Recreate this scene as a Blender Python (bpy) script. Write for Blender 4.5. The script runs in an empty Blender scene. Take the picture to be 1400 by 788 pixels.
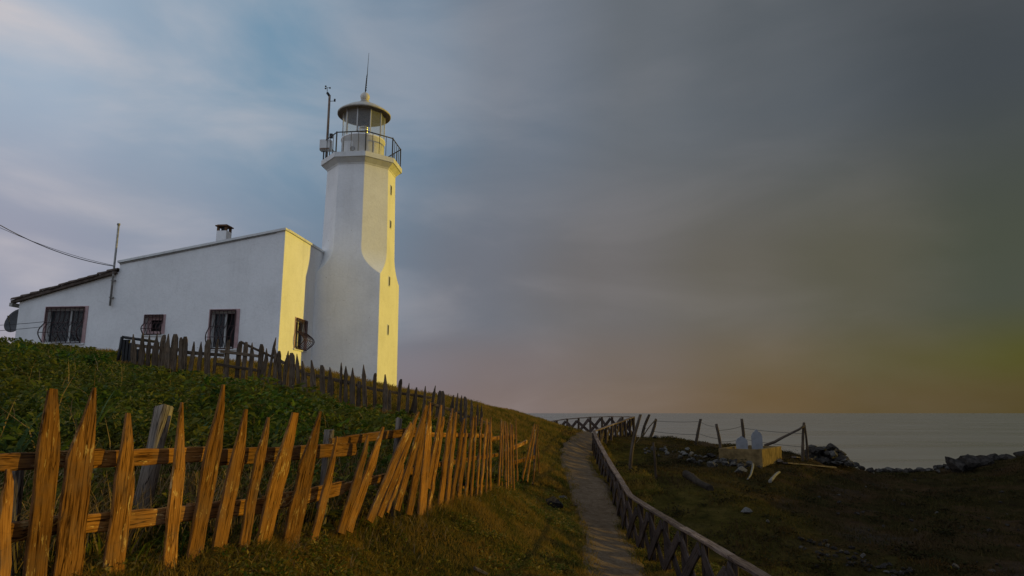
import bpy, math, random
import numpy as np
from mathutils import Vector, Matrix

S = bpy.context.scene
COL = S.collection
R = math.radians
rnd = random.Random(7)
rng = np.random.default_rng(11)

# ------------------------------------------------------------------ camera
FPX = 933.0                       # focal length in photo pixels (24 mm on 36 mm)
PITCH = math.atan(171 / FPX)
cam_d = bpy.data.cameras.new('camera')
cam_d.sensor_width = 36.0
cam_d.lens = 36.0 * FPX / 1400.0
cam_d.clip_start = 0.05
cam_d.clip_end = 120000
cam = bpy.data.objects.new('camera', cam_d)
cam.location = (0, 0, 0)
cam.rotation_euler = (math.pi / 2 + PITCH, 0, 0)
COL.objects.link(cam)
S.camera = cam

# ------------------------------------------------------------------ light
SUN_AZ, SUN_EL = 76.0, 5.4        # degrees right of the view axis, above the horizon


def lin(c):
    return tuple(((v / 255) / 12.92 if v / 255 <= .04045 else ((v / 255 + .055) / 1.055) ** 2.4) for v in c)


def srgb(*c):
    return lin(c) + (1.0,)


W = bpy.data.worlds.new('World')
S.world = W
W.use_nodes = True
nt = W.node_tree
nt.nodes.clear()


def N(t, typ, **kw):
    n = t.nodes.new(typ)
    for k, v in kw.items():
        setattr(n, k, v)
    return n


def ramp(t, stops, interp='LINEAR'):
    n = t.nodes.new('ShaderNodeValToRGB')
    cr = n.color_ramp
    cr.interpolation = interp
    while len(cr.elements) > 1:
        cr.elements.remove(cr.elements[-1])
    cr.elements[0].position = stops[0][0]
    cr.elements[0].color = stops[0][1]
    for p, c in stops[1:]:
        e = cr.elements.new(p)
        e.color = c
    return n


def mixc(t, fac, a, b, blend='MIX'):
    n = t.nodes.new('ShaderNodeMix')
    n.data_type = 'RGBA'
    n.blend_type = blend
    for sock, v in ((n.inputs[0], fac), (n.inputs[6], a), (n.inputs[7], b)):
        if hasattr(v, 'links'):
            t.links.new(v, sock)
        else:
            sock.default_value = v
    return n.outputs[2]


def math_n(t, op, a, b=None, c=None, clamp=False):
    n = t.nodes.new('ShaderNodeMath')
    n.operation = op
    n.use_clamp = clamp
    for i, v in enumerate((a, b, c)):
        if v is None:
            continue
        if hasattr(v, 'links'):
            t.links.new(v, n.inputs[i])
        else:
            n.inputs[i].default_value = v
    return n.outputs[0]


def build_world():
    t = nt
    L = t.links
    tc = N(t, 'ShaderNodeTexCoord')
    sep = N(t, 'ShaderNodeSeparateXYZ')
    L.new(tc.outputs['Generated'], sep.inputs[0])
    az = math_n(t, 'ARCTAN2', sep.outputs[0], sep.outputs[1])            # 0 ahead, + to the right
    el = math_n(t, 'ARCSINE', sep.outputs[2])
    azf = math_n(t, 'MULTIPLY_ADD', az, 1 / (2 * math.pi), 0.5)
    # soft large-scale wobble so that the veil of cloud has no clean gradients
    mp = N(t, 'ShaderNodeMapping')
    mp.inputs['Scale'].default_value = (1.0, 1.0, 2.6)
    mp.inputs['Rotation'].default_value = (R(14), R(-20), 0)
    L.new(tc.outputs['Generated'], mp.inputs[0])
    nz = N(t, 'ShaderNodeTexNoise')
    nz.inputs['Scale'].default_value = 2.1
    nz.inputs['Detail'].default_value = 6
    nz.inputs['Roughness'].default_value = .55
    nz.inputs['Distortion'].default_value = .5
    L.new(mp.outputs[0], nz.inputs['Vector'])
    wob = math_n(t, 'SUBTRACT', nz.outputs['Fac'], .5)
    azw = math_n(t, 'MULTIPLY_ADD', wob, .012, azf)
    elw = math_n(t, 'MULTIPLY_ADD', wob, .018, el)

    def az_ramp(stops):
        st = [((a + 180) / 360, srgb(*c)) for a, c in stops]
        n = ramp(t, st, 'B_SPLINE' if False else 'EASE')
        L.new(azw, n.inputs[0])
        return n.outputs[0]
    r0 = az_ramp([(-180, (200, 188, 194)), (-90, (210, 198, 198)), (-37, (178, 164, 166)), (-24, (150, 138, 146)),
                  (-10, (126, 115, 119)), (0, (124, 110, 106)), (10, (116, 100, 86)), (20, (106, 88, 62)),
                  (30, (88, 75, 46)), (38, (78, 68, 36)), (58, (84, 76, 34)), (76, (140, 118, 44)), (100, (104, 92, 60)), (180, (200, 188, 194))])
    rb = az_ramp([(-180, (192, 188, 202)), (-90, (204, 200, 204)), (-37, (168, 162, 170)), (-24, (148, 144, 154)),
                  (-10, (126, 121, 128)), (0, (122, 112, 112)), (10, (115, 104, 96)), (20, (106, 94, 74)),
                  (29, (87, 81, 52)), (38, (77, 77, 34)), (58, (83, 80, 36)), (76, (116, 104, 44)), (100, (100, 94, 74)), (180, (192, 188, 202))])
    r1 = az_ramp([(-180, (172, 190, 214)), (-90, (200, 202, 210)), (-37, (152, 155, 172)), (-28, (142, 150, 167)),
                  (-14, (116, 132, 150)), (-4, (112, 116, 126)), (8, (110, 107, 107)), (18, (101, 97, 89)),
                  (27, (90, 88, 75)), (37, (72, 77, 66)), (76, (78, 76, 52)), (100, (96, 98, 98)), (180, (172, 190, 214))])
    r2 = az_ramp([(-180, (168, 190, 218)), (-90, (190, 202, 220)), (-37, (160, 177, 196)), (-29, (144, 164, 184)),
                  (-20, (113, 146, 171)), (-11, (106, 132, 155)), (0, (108, 119, 133)), (12, (102, 108, 115)),
                  (22, (90, 96, 102)), (37, (68, 74, 79)), (70, (64, 68, 72)), (120, (112, 122, 136)), (180, (168, 190, 218))])
    f1 = N(t, 'ShaderNodeMapRange', interpolation_type='SMOOTHSTEP')
    L.new(elw, f1.inputs[0])
    f1.inputs[1].default_value = R(3.4)
    f1.inputs[2].default_value = R(8.2)
    f0 = N(t, 'ShaderNodeMapRange', interpolation_type='SMOOTHSTEP')
    L.new(elw, f0.inputs[0])
    f0.inputs[1].default_value = R(.8)
    f0.inputs[2].default_value = R(4)
    f2 = N(t, 'ShaderNodeMapRange', interpolation_type='SMOOTHSTEP')
    L.new(elw, f2.inputs[0])
    f2.inputs[1].default_value = R(11)
    f2.inputs[2].default_value = R(24)
    c = mixc(t, f0.outputs[0], r0, rb)
    c = mixc(t, f1.outputs[0], c, r1)
    c = mixc(t, f2.outputs[0], c, r2)
    # streaky pale cloud, densest on the side away from the sun
    mp2 = N(t, 'ShaderNodeMapping')
    mp2.inputs['Scale'].default_value = (1.2, 1.2, 3.4)
    mp2.inputs['Rotation'].default_value = (R(0), R(32), 0)
    L.new(tc.outputs['Generated'], mp2.inputs[0])
    cn = N(t, 'ShaderNodeTexNoise')
    cn.inputs['Scale'].default_value = 2.4
    cn.inputs['Detail'].default_value = 7
    cn.inputs['Roughness'].default_value = .5
    cn.inputs['Distortion'].default_value = .35
    L.new(mp2.outputs[0], cn.inputs['Vector'])
    cf = ramp(t, [(.40, (0, 0, 0, 1)), (.78, (1, 1, 1, 1))], 'EASE')
    L.new(cn.outputs['Fac'], cf.inputs[0])
    side = ramp(t, [((-180 + 180) / 360, (.5, .5, .5, 1)), ((-37 + 180) / 360, (.95, .95, .95, 1)), ((-18 + 180) / 360, (.36, .36, .36, 1)),
                    ((5 + 180) / 360, (.08, .08, .08, 1)), ((40 + 180) / 360, (.02, .02, .02, 1)), (1, (.5, .5, .5, 1))])
    L.new(azf, side.inputs[0])
    fac = math_n(t, 'MULTIPLY', cf.outputs[0], side.outputs[0])
    c = mixc(t, fac, c, srgb(208, 200, 201))
    sky = N(t, 'ShaderNodeTexSky', sky_type='NISHITA')
    sky.sun_disc = False
    sky.sun_elevation = R(SUN_EL)
    sky.sun_rotation = R(SUN_AZ)
    sky.air_density = 1.0
    sky.dust_density = 2.0
    bg1 = N(t, 'ShaderNodeBackground')
    bg1.inputs['Strength'].default_value = .05
    L.new(sky.outputs[0], bg1.inputs['Color'])
    bg2 = N(t, 'ShaderNodeBackground')
    bg2.inputs['Strength'].default_value = 1.0
    L.new(c, bg2.inputs['Color'])
    mx = N(t, 'ShaderNodeMixShader')
    mx.inputs[0].default_value = .97       # a thick veil of cloud over the clear sky
    L.new(bg1.outputs[0], mx.inputs[1])
    L.new(bg2.outputs[0], mx.inputs[2])
    out = N(t, 'ShaderNodeOutputWorld')
    L.new(mx.outputs[0], out.inputs[0])


build_world()
sd = bpy.data.lights.new('sun', 'SUN')
sd.energy = 2.3
sd.angle = R(.6)
sd.color = (1.0, .715, .07)
sun = bpy.data.objects.new('sun', sd)
sv = Vector((math.sin(R(SUN_AZ)) * math.cos(R(SUN_EL)), math.cos(R(SUN_AZ)) * math.cos(R(SUN_EL)), math.sin(R(SUN_EL))))
sun.rotation_euler = sv.to_track_quat('Z', 'Y').to_euler()
sun.location = (60, 40, 30)
COL.objects.link(sun)

S.view_settings.view_transform = 'Standard'
S.view_settings.look = 'None'
S.view_settings.exposure = 0.0
S.view_settings.gamma = 1.0
S.view_settings.use_curve_mapping = False
S.render.engine = 'CYCLES'
S.render.resolution_x = 1024
S.render.resolution_y = 576

# ------------------------------------------------------------------ geometry helpers


def ray(x, y):
    dx = (x - 700) / FPX
    dy = (394 - y) / FPX
    return np.array([dx, math.cos(PITCH) - dy * math.sin(PITCH), math.sin(PITCH) + dy * math.cos(PITCH)])


def P(x, y, Y):
    """a point seen at photo pixel x, y and standing Y metres ahead"""
    d = ray(x, y)
    return Vector(d * (Y / d[1]))


WL = {}                            # world location of every parent


def tag(o, label=None, cat=None, group=None, kind=None):
    if label:
        o['label'] = label
    if cat:
        o['category'] = cat
    if group:
        o['group'] = group
    if kind:
        o['kind'] = kind
    return o


def empty(name, loc, label, cat, group=None):
    o = bpy.data.objects.new(name, None)
    o.empty_display_size = .2
    o.location = loc
    COL.objects.link(o)
    WL[o.name] = Vector(loc)
    return tag(o, label, cat, group)


def place(o, mw, parent=None):
    """link an object whose world matrix is mw (parents are never rotated unless in WM)"""
    COL.objects.link(o)
    if parent is not None:
        o.parent = parent
        pm = WM.get(parent.name)
        if pm is None:
            pm = Matrix.Translation(WL[parent.name])
        o.matrix_basis = pm.inverted() @ mw
    else:
        o.matrix_basis = mw
    WM[o.name] = mw
    WL[o.name] = mw.to_translation()
    return o


WM = {}


class MB:
    def __init__(self):
        self.v = []
        self.f = []
        self.sm = []

    def face(self, *pts, smooth=False):
        i = len(self.v)
        self.v += [tuple(p) for p in pts]
        self.f.append(tuple(range(i, i + len(pts))))
        self.sm.append(smooth)

    def grid(self, rings, closed=True, smooth=True, cap0=False, cap1=False):
        i0 = len(self.v)
        n = len(rings[0])
        for r in rings:
            self.v += [tuple(p) for p in r]
        for a in range(len(rings) - 1):
            for b in range(n if closed else n - 1):
                c = (b + 1) % n
                self.f.append((i0 + a * n + b, i0 + a * n + c, i0 + (a + 1) * n + c, i0 + (a + 1) * n + b))
                self.sm.append(smooth)
        if cap0:
            self.f.append(tuple(i0 + k for k in range(n))[::-1])
            self.sm.append(False)
        if cap1:
            self.f.append(tuple(i0 + (len(rings) - 1) * n + k for k in range(n)))
            self.sm.append(False)

    def box(self, c, s, ax=None):
        """box with centre c, full sizes s, along axes ax (three unit vectors)"""
        ax = ax or (Vector((1, 0, 0)), Vector((0, 1, 0)), Vector((0, 0, 1)))
        c = Vector(c)
        q = []
        for k in range(8):
            q.append(tuple(c + ax[0] * (s[0] / 2 * (1 if k & 1 else -1)) + ax[1] * (s[1] / 2 * (1 if k & 2 else -1)) + ax[2] * (s[2] / 2 * (1 if k & 4 else -1))))
        i = len(self.v)
        self.v += q
        for f in ((0, 2, 3, 1), (4, 5, 7, 6), (0, 1, 5, 4), (2, 6, 7, 3), (0, 4, 6, 2), (1, 3, 7, 5)):
            self.f.append(tuple(i + k for k in f))
            self.sm.append(False)

    def tube(self, pts, r, n=8, cap=True):
        pts = [Vector(p) for p in pts]
        rs = r if isinstance(r, (list, tuple)) else [r] * len(pts)
        rings = []
        up = None
        for k, p in enumerate(pts):
            a = pts[max(k - 1, 0)]
            b = pts[min(k + 1, len(pts) - 1)]
            d = (b - a).normalized()
            if up is None:
                up = Vector((0, 0, 1)) if abs(d.z) < .9 else Vector((1, 0, 0))
            x = d.cross(up).normalized()
            y = x.cross(d).normalized()
            up = y
            rings.append([p + (x * math.cos(2 * math.pi * j / n) + y * math.sin(2 * math.pi * j / n)) * rs[k] for j in range(n)])
        self.grid(rings, True, n > 5, cap, cap)

    def lathe(self, c, prof, n=24, smooth=True, cap0=False, cap1=False, rot=0.0):
        c = Vector(c)
        rings = [[c + Vector((r * math.cos(rot + 2 * math.pi * j / n), r * math.sin(rot + 2 * math.pi * j / n), z)) for j in range(n)] for r, z in prof]
        self.grid(rings, True, smooth, cap0, cap1)

    def build(self, name, mat, parent=None, origin=None):
        v = np.array(self.v, dtype=float)
        if origin is None:
            if parent is not None:
                origin = Vector(((v[:, 0].min() + v[:, 0].max()) / 2, (v[:, 1].min() + v[:, 1].max()) / 2, v[:, 2].min()))
            else:
                origin = Vector(((v[:, 0].min() + v[:, 0].max()) / 2, (v[:, 1].min() + v[:, 1].max()) / 2, v[:, 2].min()))
        v = v - np.array(origin)
        me = bpy.data.meshes.new(name)
        me.from_pydata(v.tolist(), [], self.f)
        me.polygons.foreach_set('use_smooth', self.sm)
        me.materials.append(mat)
        me.validate()
        import bmesh
        bm = bmesh.new()
        bm.from_mesh(me)
        bmesh.ops.remove_doubles(bm, verts=bm.verts, dist=1e-5)
        bmesh.ops.recalc_face_normals(bm, faces=bm.faces)
        bm.to_mesh(me)
        bm.free()
        o = bpy.data.objects.new(name, me)
        return place(o, Matrix.Translation(origin), parent)


def fast_mesh(name, verts, quads=None, tris=None, mat=None, smooth=False):
    """one big mesh from numpy arrays"""
    me = bpy.data.meshes.new(name)
    nq = 0 if quads is None else len(quads)
    ntr = 0 if tris is None else len(tris)
    me.vertices.add(len(verts))
    me.vertices.foreach_set('co', np.ascontiguousarray(verts, dtype=np.float32).ravel())
    loops = []
    if nq:
        loops.append(quads.ravel())
    if ntr:
        loops.append(tris.ravel())
    loops = np.concatenate(loops).astype(np.int32)
    me.loops.add(len(loops))
    me.loops.foreach_set('vertex_index', loops)
    me.polygons.add(nq + ntr)
    st = np.concatenate([np.arange(nq) * 4, nq * 4 + np.arange(ntr) * 3]).astype(np.int32)
    me.polygons.foreach_set('loop_start', st)
    if smooth:
        me.polygons.foreach_set('use_smooth', np.ones(nq + ntr, dtype=bool))
    me.update(calc_edges=True)
    if mat:
        me.materials.append(mat)
    return me


# smooth value noise on the plan
_perm = rng.random((256, 256))


def vnoise(x, y, s):
    x = np.asarray(x, float) / s + 1000
    y = np.asarray(y, float) / s + 1000
    xi = np.floor(x).astype(int)
    yi = np.floor(y).astype(int)
    fx = x - xi
    fy = y - yi
    fx = fx * fx * (3 - 2 * fx)
    fy = fy * fy * (3 - 2 * fy)
    g = lambda a, b: _perm[a % 256, b % 256]
    return (g(xi, yi) * (1 - fx) + g(xi + 1, yi) * fx) * (1 - fy) + (g(xi, yi + 1) * (1 - fx) + g(xi + 1, yi + 1) * fx) * fy - .5


# ------------------------------------------------------------------ terrain
ctrl = []
for x, y, Y in [
    (60, 820, 3.76), (285, 757, 4.83), (415, 745, 5.8), (575, 695, 7.66), (650, 677, 9.3), (690, 668, 11.5), (730, 655, 15),
    (838, 788, 9.3), (815, 730, 12.2), (808, 700, 14.4), (793, 650, 18), (785, 620, 21.2), (797, 610, 22.5),
    (921, 788, 9.3), (868, 738, 12.2), (846, 698, 14.4), (827, 655, 18), (812, 622, 22.5), (866, 598, 26.5), (770, 597, 31.5),
    (1042, 637, 20), (985, 632, 20.4), (895, 655, 16), (864, 642, 18), (1068, 625, 23.4), (1100, 630, 24), (1200, 645, 31), (1290, 646, 31),
    (1330, 634, 29.5), (1400, 629, 28), (1400, 788, 10.5), (1200, 788, 10.5), (1250, 700, 17), (1400, 700, 17), (1100, 700, 15), (1000, 700, 13.5),
    (1220, 670, 22.5), (1300, 668, 22.5), (1240, 657, 27), (1300, 655, 27), (1180, 648, 27.5), (1390, 655, 22.5), (950, 609, 25.5), (1130, 632, 27), (890, 600, 27.5), (1000, 613, 26),
    (650, 556, 22), (700, 564, 24), (735, 572, 25), (770, 584, 26), (805, 599, 29),
    (190, 507, 15), (300, 520, 15.5), (380, 532, 15.5), (480, 553, 15.5), (560, 566, 16), (640, 574, 17),
    (60, 481, 23.3), (250, 492, 22), (388, 503, 21.3), (490, 535, 24.2), (545, 546, 27),
    (0, 497, 13), (100, 565, 8), (300, 595, 8), (450, 600, 8.6), (300, 553, 11), (450, 582, 11), (150, 532, 11), (100, 628, 5.6), (250, 640, 6.0),
]:
    ctrl.append(tuple(P(x, y, Y)))
ctrl += [(0, 0, -1.6), (-3, 0, -1.15), (3, 0, -2.2), (0, 3, -1.6), (-.8, 6.7, -1.6), (2.3, 6.3, -2.22), (5, 3, -2.4), (-6, 3, -.75), (-10, 5, -.1),
         (12, 5, -2.7), (0, -10, -1.7), (-12, -8, -.6), (12, -8, -2.6), (-20, 20, 2.5), (-20, 32, 2.6), (-8, 34, 1.5), (-32, 25, 2.8), (-32, 10, 1.4),
         (-12, 26, 2.2), (-1, 36, -.4), (4, 36, -1.4), (22, 14, -1.6), (25, 17, -.5), (26, 20, -.1), (26, 27, -.5), (34, 22, .4), (34, 10, -.8), (34, 32, -.3), (15, 31, -2.75), (18.5, 31, -2.75), (16.5, 33, -3.0),  # includes an unseen rise at the right, raised to shade the seaward slope
         (-45, 0, 1.2), (45, 0, -1.4), (-45, 45, 2.5), (0, 50, -1.5), (45, 45, -1)]
CP = np.array(ctrl, float)


def tps_k(d2):
    return np.where(d2 > 1e-9, .5 * d2 * np.log(np.maximum(d2, 1e-9)), 0)


def tps_fit():
    n = len(CP)
    d2 = ((CP[:, None, :2] - CP[None, :, :2]) ** 2).sum(-1)
    K = tps_k(d2) + np.eye(n) * .25
    A = np.zeros((n + 3, n + 3))
    A[:n, :n] = K
    A[:n, n] = 1
    A[:n, n + 1:] = CP[:, :2]
    A[n, :n] = 1
    A[n + 1:, :n] = CP[:, :2].T
    b = np.zeros(n + 3)
    b[:n] = CP[:, 2]
    return np.linalg.solve(A, b)


TW = tps_fit()

EDGE = np.array([(-200, 48), (-5, 44), (3, 38), (5.5, 31), (8, 28.2), (12, 29.5), (14.5, 32.3), (19, 32), (20.5, 30.6), (24, 31), (34, 38), (200, 44)], float)
PATHC = np.array([(.4, -4, .8), (.75, 3, .8), (1.15, 6.5, .76), (1.36, 9.3, .74), (1.55, 12.2, .8), (1.68, 14.4, .86), (1.76, 18, .9), (1.9, 21.2, .92), (2.3, 22.6, .9), (2.75, 24.5, .9), (3.3, 27.5, .9), (3.5, 31, .9)])


def path_off(x, y):
    """signed distance to the edge of the path (negative inside)"""
    cx = np.interp(y, PATHC[:, 1], PATHC[:, 0])
    w = np.interp(y, PATHC[:, 1], PATHC[:, 2]) / 2
    return np.abs(x - cx) - w


def H0(x, y):
    x = np.atleast_1d(np.asarray(x, float))
    y = np.atleast_1d(np.asarray(y, float))
    sh = x.shape
    x = x.ravel()
    y = y.ravel()
    out = np.zeros(len(x))
    for a in range(0, len(x), 20000):
        xs = np.clip(x[a:a + 20000], -45, 45)
        ys = np.clip(y[a:a + 20000], -10, 48)
        d2 = (xs[:, None] - CP[None, :, 0]) ** 2 + (ys[:, None] - CP[None, :, 1]) ** 2
        out[a:a + 20000] = tps_k(d2) @ TW[:len(CP)] + TW[-3] + TW[-2] * xs + TW[-1] * ys
    return out.reshape(sh)


def H(x, y, bumps=True):
    x = np.atleast_1d(np.asarray(x, float))
    y = np.atleast_1d(np.asarray(y, float))
    z = H0(x, y)
    if bumps:
        po = path_off(x, y)
        k = np.clip(po / .3, 0, 1)
        right = np.clip((x - 3.5) / 3, 0, 1)
        b = vnoise(x, y, 1.7) * .10 + vnoise(x, y, .55) * .07 + vnoise(x, y, .2) * .035
        b += right * (vnoise(x, y, 3.1) * .20 + vnoise(x, y, .9) * .16 + vnoise(x, y, .33) * .08)
        z = z + b * k - .05 * (1 - k)
    e = np.interp(x, EDGE[:, 0], EDGE[:, 1])
    dr = np.clip((y - e + vnoise(x, y, 2.2) * 1.2) / 14.0, 0, 1)
    return z - 27 * dr ** 1.2


def h1(x, y):
    return float(H(x, y)[0])


def G(x, y, y0=2.0, y1=60.0):
    """where the view ray through photo pixel x, y meets the ground"""
    d = ray(x, y)
    Ys = np.concatenate([np.arange(y0, 12, .05), np.arange(12, y1, .12)])
    px_ = d[0] / d[1] * Ys
    pz = d[2] / d[1] * Ys
    below = np.where(pz < H(px_, Ys))[0]
    i = below[0] if len(below) else len(Ys) - 1
    return Vector((px_[i], Ys[i], float(H(px_[i], Ys[i])[0])))


# ------------------------------------------------------------------ materials
MATS = {}


def base_mat(name, rough=.8, spec=.3):
    m = bpy.data.materials.new(name)
    m.use_nodes = True
    t = m.node_tree
    b = t.nodes['Principled BSDF']
    b.inputs['Roughness'].default_value = rough
    if 'Specular IOR Level' in b.inputs:
        b.inputs['Specular IOR Level'].default_value = spec
    MATS[name] = m
    return m, t, b


def noise(t, vec, scale, detail=4, rough=.55, dist=0.0):
    n = N(t, 'ShaderNodeTexNoise')
    n.inputs['Scale'].default_value = scale
    n.inputs['Detail'].default_value = detail
    n.inputs['Roughness'].default_value = rough
    n.inputs['Distortion'].default_value = dist
    if vec is not None:
        t.links.new(vec, n.inputs['Vector'])
    return n.outputs['Fac']


def coords(t, kind='Object', scale=(1, 1, 1), rot=(0, 0, 0)):
    if kind == 'World':
        src = N(t, 'ShaderNodeNewGeometry').outputs['Position']
    else:
        src = N(t, 'ShaderNodeTexCoord').outputs[kind]
    m = N(t, 'ShaderNodeMapping')
    m.inputs['Scale'].default_value = scale
    m.inputs['Rotation'].default_value = rot
    t.links.new(src, m.inputs[0])
    return m.outputs[0]


def rampf(t, fac, stops, interp='LINEAR'):
    n = ramp(t, stops, interp)
    t.links.new(fac, n.inputs[0])
    return n.outputs[0]


def bump(t, b, h, strength=.3, dist=.02):
    n = N(t, 'ShaderNodeBump')
    n.inputs['Strength'].default_value = strength
    n.inputs['Distance'].default_value = dist
    t.links.new(h, n.inputs['Height'])
    t.links.new(n.outputs[0], b.inputs['Normal'])


def c4(r, g, b):
    return (r, g, b, 1)


def wood(name, dark, mid, pale, flake=None, flake_amt=.6, grain=7):
    m, t, b = base_mat(name, .85, .05)
    info = N(t, 'ShaderNodeObjectInfo')
    tc = N(t, 'ShaderNodeTexCoord')
    off = N(t, 'ShaderNodeVectorMath', operation='ADD')
    t.links.new(tc.outputs['Object'], off.inputs[0])
    sc = N(t, 'ShaderNodeVectorMath', operation='SCALE')
    t.links.new(info.outputs['Random'], sc.inputs['Scale'])
    sc.inputs[0].default_value = (31, 17, 53)
    t.links.new(sc.outputs[0], off.inputs[1])
    mp = N(t, 'ShaderNodeMapping')
    mp.inputs['Scale'].default_value = (grain * 10, grain * 10, grain * .36)
    t.links.new(off.outputs[0], mp.inputs[0])
    g1 = noise(t, mp.outputs[0], 1.4, 6, .62, .8)
    mp2 = N(t, 'ShaderNodeMapping')
    mp2.inputs['Scale'].default_value = (70, 70, 3.0)
    t.links.new(off.outputs[0], mp2.inputs[0])
    g2 = noise(t, mp2.outputs[0], 1.5, 3, .6)
    big = noise(t, off.outputs[0], 3.0, 3, .5)
    col = rampf(t, g1, [(.2, dark), (.5, mid), (.84, pale)])
    crack = rampf(t, g2, [(.36, c4(.16, .13, .11)), (.48, c4(1, 1, 1))])
    col = mixc(t, .75, col, crack, 'MULTIPLY')
    bl = rampf(t, big, [(.3, c4(.62, .58, .55)), (.65, c4(1.1, 1.08, 1.05))])
    col = mixc(t, .8, col, bl, 'MULTIPLY')
    # long drying splits
    mp4 = N(t, 'ShaderNodeMapping')
    mp4.inputs['Scale'].default_value = (26, 26, .8)
    t.links.new(off.outputs[0], mp4.inputs[0])
    sp = math_n(t, 'ABSOLUTE', math_n(t, 'SUBTRACT', noise(t, mp4.outputs[0], 1.0, 3, .55, .3), .5))
    split = rampf(t, sp, [(.004, c4(.12, .10, .09)), (.022, c4(1, 1, 1))])
    col = mixc(t, .9, col, split, 'MULTIPLY')
    grey = rampf(t, noise(t, off.outputs[0], 5.5, 4, .6), [(.48, c4(0, 0, 0)), (.68, c4(.6, .6, .6))])
    col = mixc(t, grey, col, tuple((dark[i] * .4 + mid[i] * .35 + .35 * mid[1]) for i in range(3)) + (1,))
    if flake:
        mp3 = N(t, 'ShaderNodeMapping')
        mp3.inputs['Scale'].default_value = (42, 42, 9)
        t.links.new(off.outputs[0], mp3.inputs[0])
        fl = noise(t, mp3.outputs[0], 1.2, 5, .7)
        fl2 = noise(t, off.outputs[0], 4.0, 2, .5)
        s = math_n(t, 'MULTIPLY_ADD', fl2, .55, fl)
        ff = rampf(t, s, [(.90, c4(0, 0, 0)), (.96, c4(flake_amt, flake_amt, flake_amt))])
        col = mixc(t, ff, col, flake)
    hv = N(t, 'ShaderNodeHueSaturation')
    t.links.new(col, hv.inputs['Color'])
    t.links.new(math_n(t, 'MULTIPLY_ADD', info.outputs['Random'], .65, .62), hv.inputs['Value'])
    t.links.new(hv.outputs[0], b.inputs['Base Color'])
    hgt = math_n(t, 'ADD', math_n(t, 'MULTIPLY', g1, .6), math_n(t, 'MULTIPLY', g2, .6))
    bump(t, b, hgt, .45, .004)
    return m


def plain(name, col, rough=.7, var=.25, scale=6, bumpd=0.0, metal=0.0, col2=None, world=False, alpha=None):
    m, t, b = base_mat(name, rough, .3 if rough < .8 else .04)
    v = coords(t, 'World' if world else 'Object')
    n1 = noise(t, v, scale, 5, .6)
    lo = tuple(c * (1 - var) for c in col) + (1,)
    hi = tuple(min(1, c * (1 + var)) for c in (col2 or col)) + (1,)
    t.links.new(rampf(t, n1, [(.3, lo), (.7, hi)]), b.inputs['Base Color'])
    b.inputs['Metallic'].default_value = metal
    if bumpd:
        bump(t, b, noise(t, v, scale * 4, 5, .6), .5, bumpd)
    return m


def wall_mat(name, col, stain=.55):
    """painted render with trowel relief, faint runs and patches"""
    m, t, b = base_mat(name, .75)
    v = coords(t, 'World')
    vr = coords(t, 'World', (3.2, 3.2, .22))
    n1 = noise(t, v, .9, 6, .6)
    n2 = noise(t, vr, 1.0, 6, .65)
    n3 = noise(t, v, 14, 4, .6)
    c = rampf(t, n1, [(.32, tuple(k * .89 for k in col) + (1,)), (.5, tuple(k * .96 for k in col) + (1,)), (.62, tuple(col) + (1,))])
    c = mixc(t, stain * .55, c, rampf(t, n2, [(.32, c4(.70, .68, .66)), (.5, c4(.97, .97, .97))]), 'MULTIPLY')
    c = mixc(t, .5, c, rampf(t, n3, [(.3, c4(.88, .88, .88)), (.6, c4(1, 1, 1))]), 'MULTIPLY')
    vo = N(t, 'ShaderNodeTexVoronoi', feature='DISTANCE_TO_EDGE')
    vo.inputs['Scale'].default_value = .55
    vd_ = N(t, 'ShaderNodeVectorMath', operation='ADD')
    nzv = N(t, 'ShaderNodeTexNoise')
    nzv.inputs['Scale'].default_value = 1.6
    nzv.inputs['Detail'].default_value = 5
    t.links.new(v, nzv.inputs['Vector'])
    t.links.new(v, vd_.inputs[0])
    t.links.new(nzv.outputs['Color'], vd_.inputs[1])
    t.links.new(vd_.outputs[0], vo.inputs['Vector'])
    crk = rampf(t, vo.outputs['Distance'], [(0, c4(.72, .70, .68)), (.012, c4(1, 1, 1))])
    c = mixc(t, .22, c, crk, 'MULTIPLY')
    pits = rampf(t, noise(t, v, 9.5, 2, .5), [(.2, c4(.55, .5, .45)), (.26, c4(1, 1, 1))])
    c = mixc(t, .8, c, pits, 'MULTIPLY')
    t.links.new(c, b.inputs['Base Color'])
    hh = math_n(t, 'ADD', math_n(t, 'MULTIPLY', n3, .5), noise(t, v, 2.5, 5, .6))
    bump(t, b, hh, .35, .03)
    return m


M_white = wall_mat('white_render', (.87, .865, .85), .35)
M_trim = wall_mat('trim_paint', (.74, .74, .72), .9)
M_pink = plain('pink_surround', (.46, .31, .30), .8, .15, 8, .004)
M_iron = plain('wrought_iron', (.045, .022, .022), .6, .4, 25, .001)
M_black = plain('black_iron', (.02, .02, .02), .6, .3, 20)
M_rail = plain('gallery_iron', (.06, .055, .05), .6, .4, 20)
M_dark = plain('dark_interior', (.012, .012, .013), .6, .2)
M_roof = plain('roof_tile', (.11, .085, .07), .85, .45, 7, .006)
M_cap = plain('chimney_cap', (.16, .09, .05), .85, .4, 9, .004)
M_steel = plain('galvanised_steel', (.30, .29, .27), .55, .35, 12, .001, .3)
M_mast = plain('mast_paint', (.20, .14, .10), .7, .35, 12)
M_dome = plain('lantern_dome', (.50, .47, .41), .6, .2, 5, .004)
M_soffit = plain('lantern_soffit', (.16, .12, .09), .75, .3, 6)
M_ball = plain('finial_paint', (.60, .56, .48), .55, .2, 6)
M_stone = plain('rock_grey', (.05, .046, .04), .9, .5, 5, .02, 0, (.085, .077, .068))
M_stoned = plain('rock_dark', (.022, .019, .016), .9, .5, 4, .03, 0, (.042, .036, .031))
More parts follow.
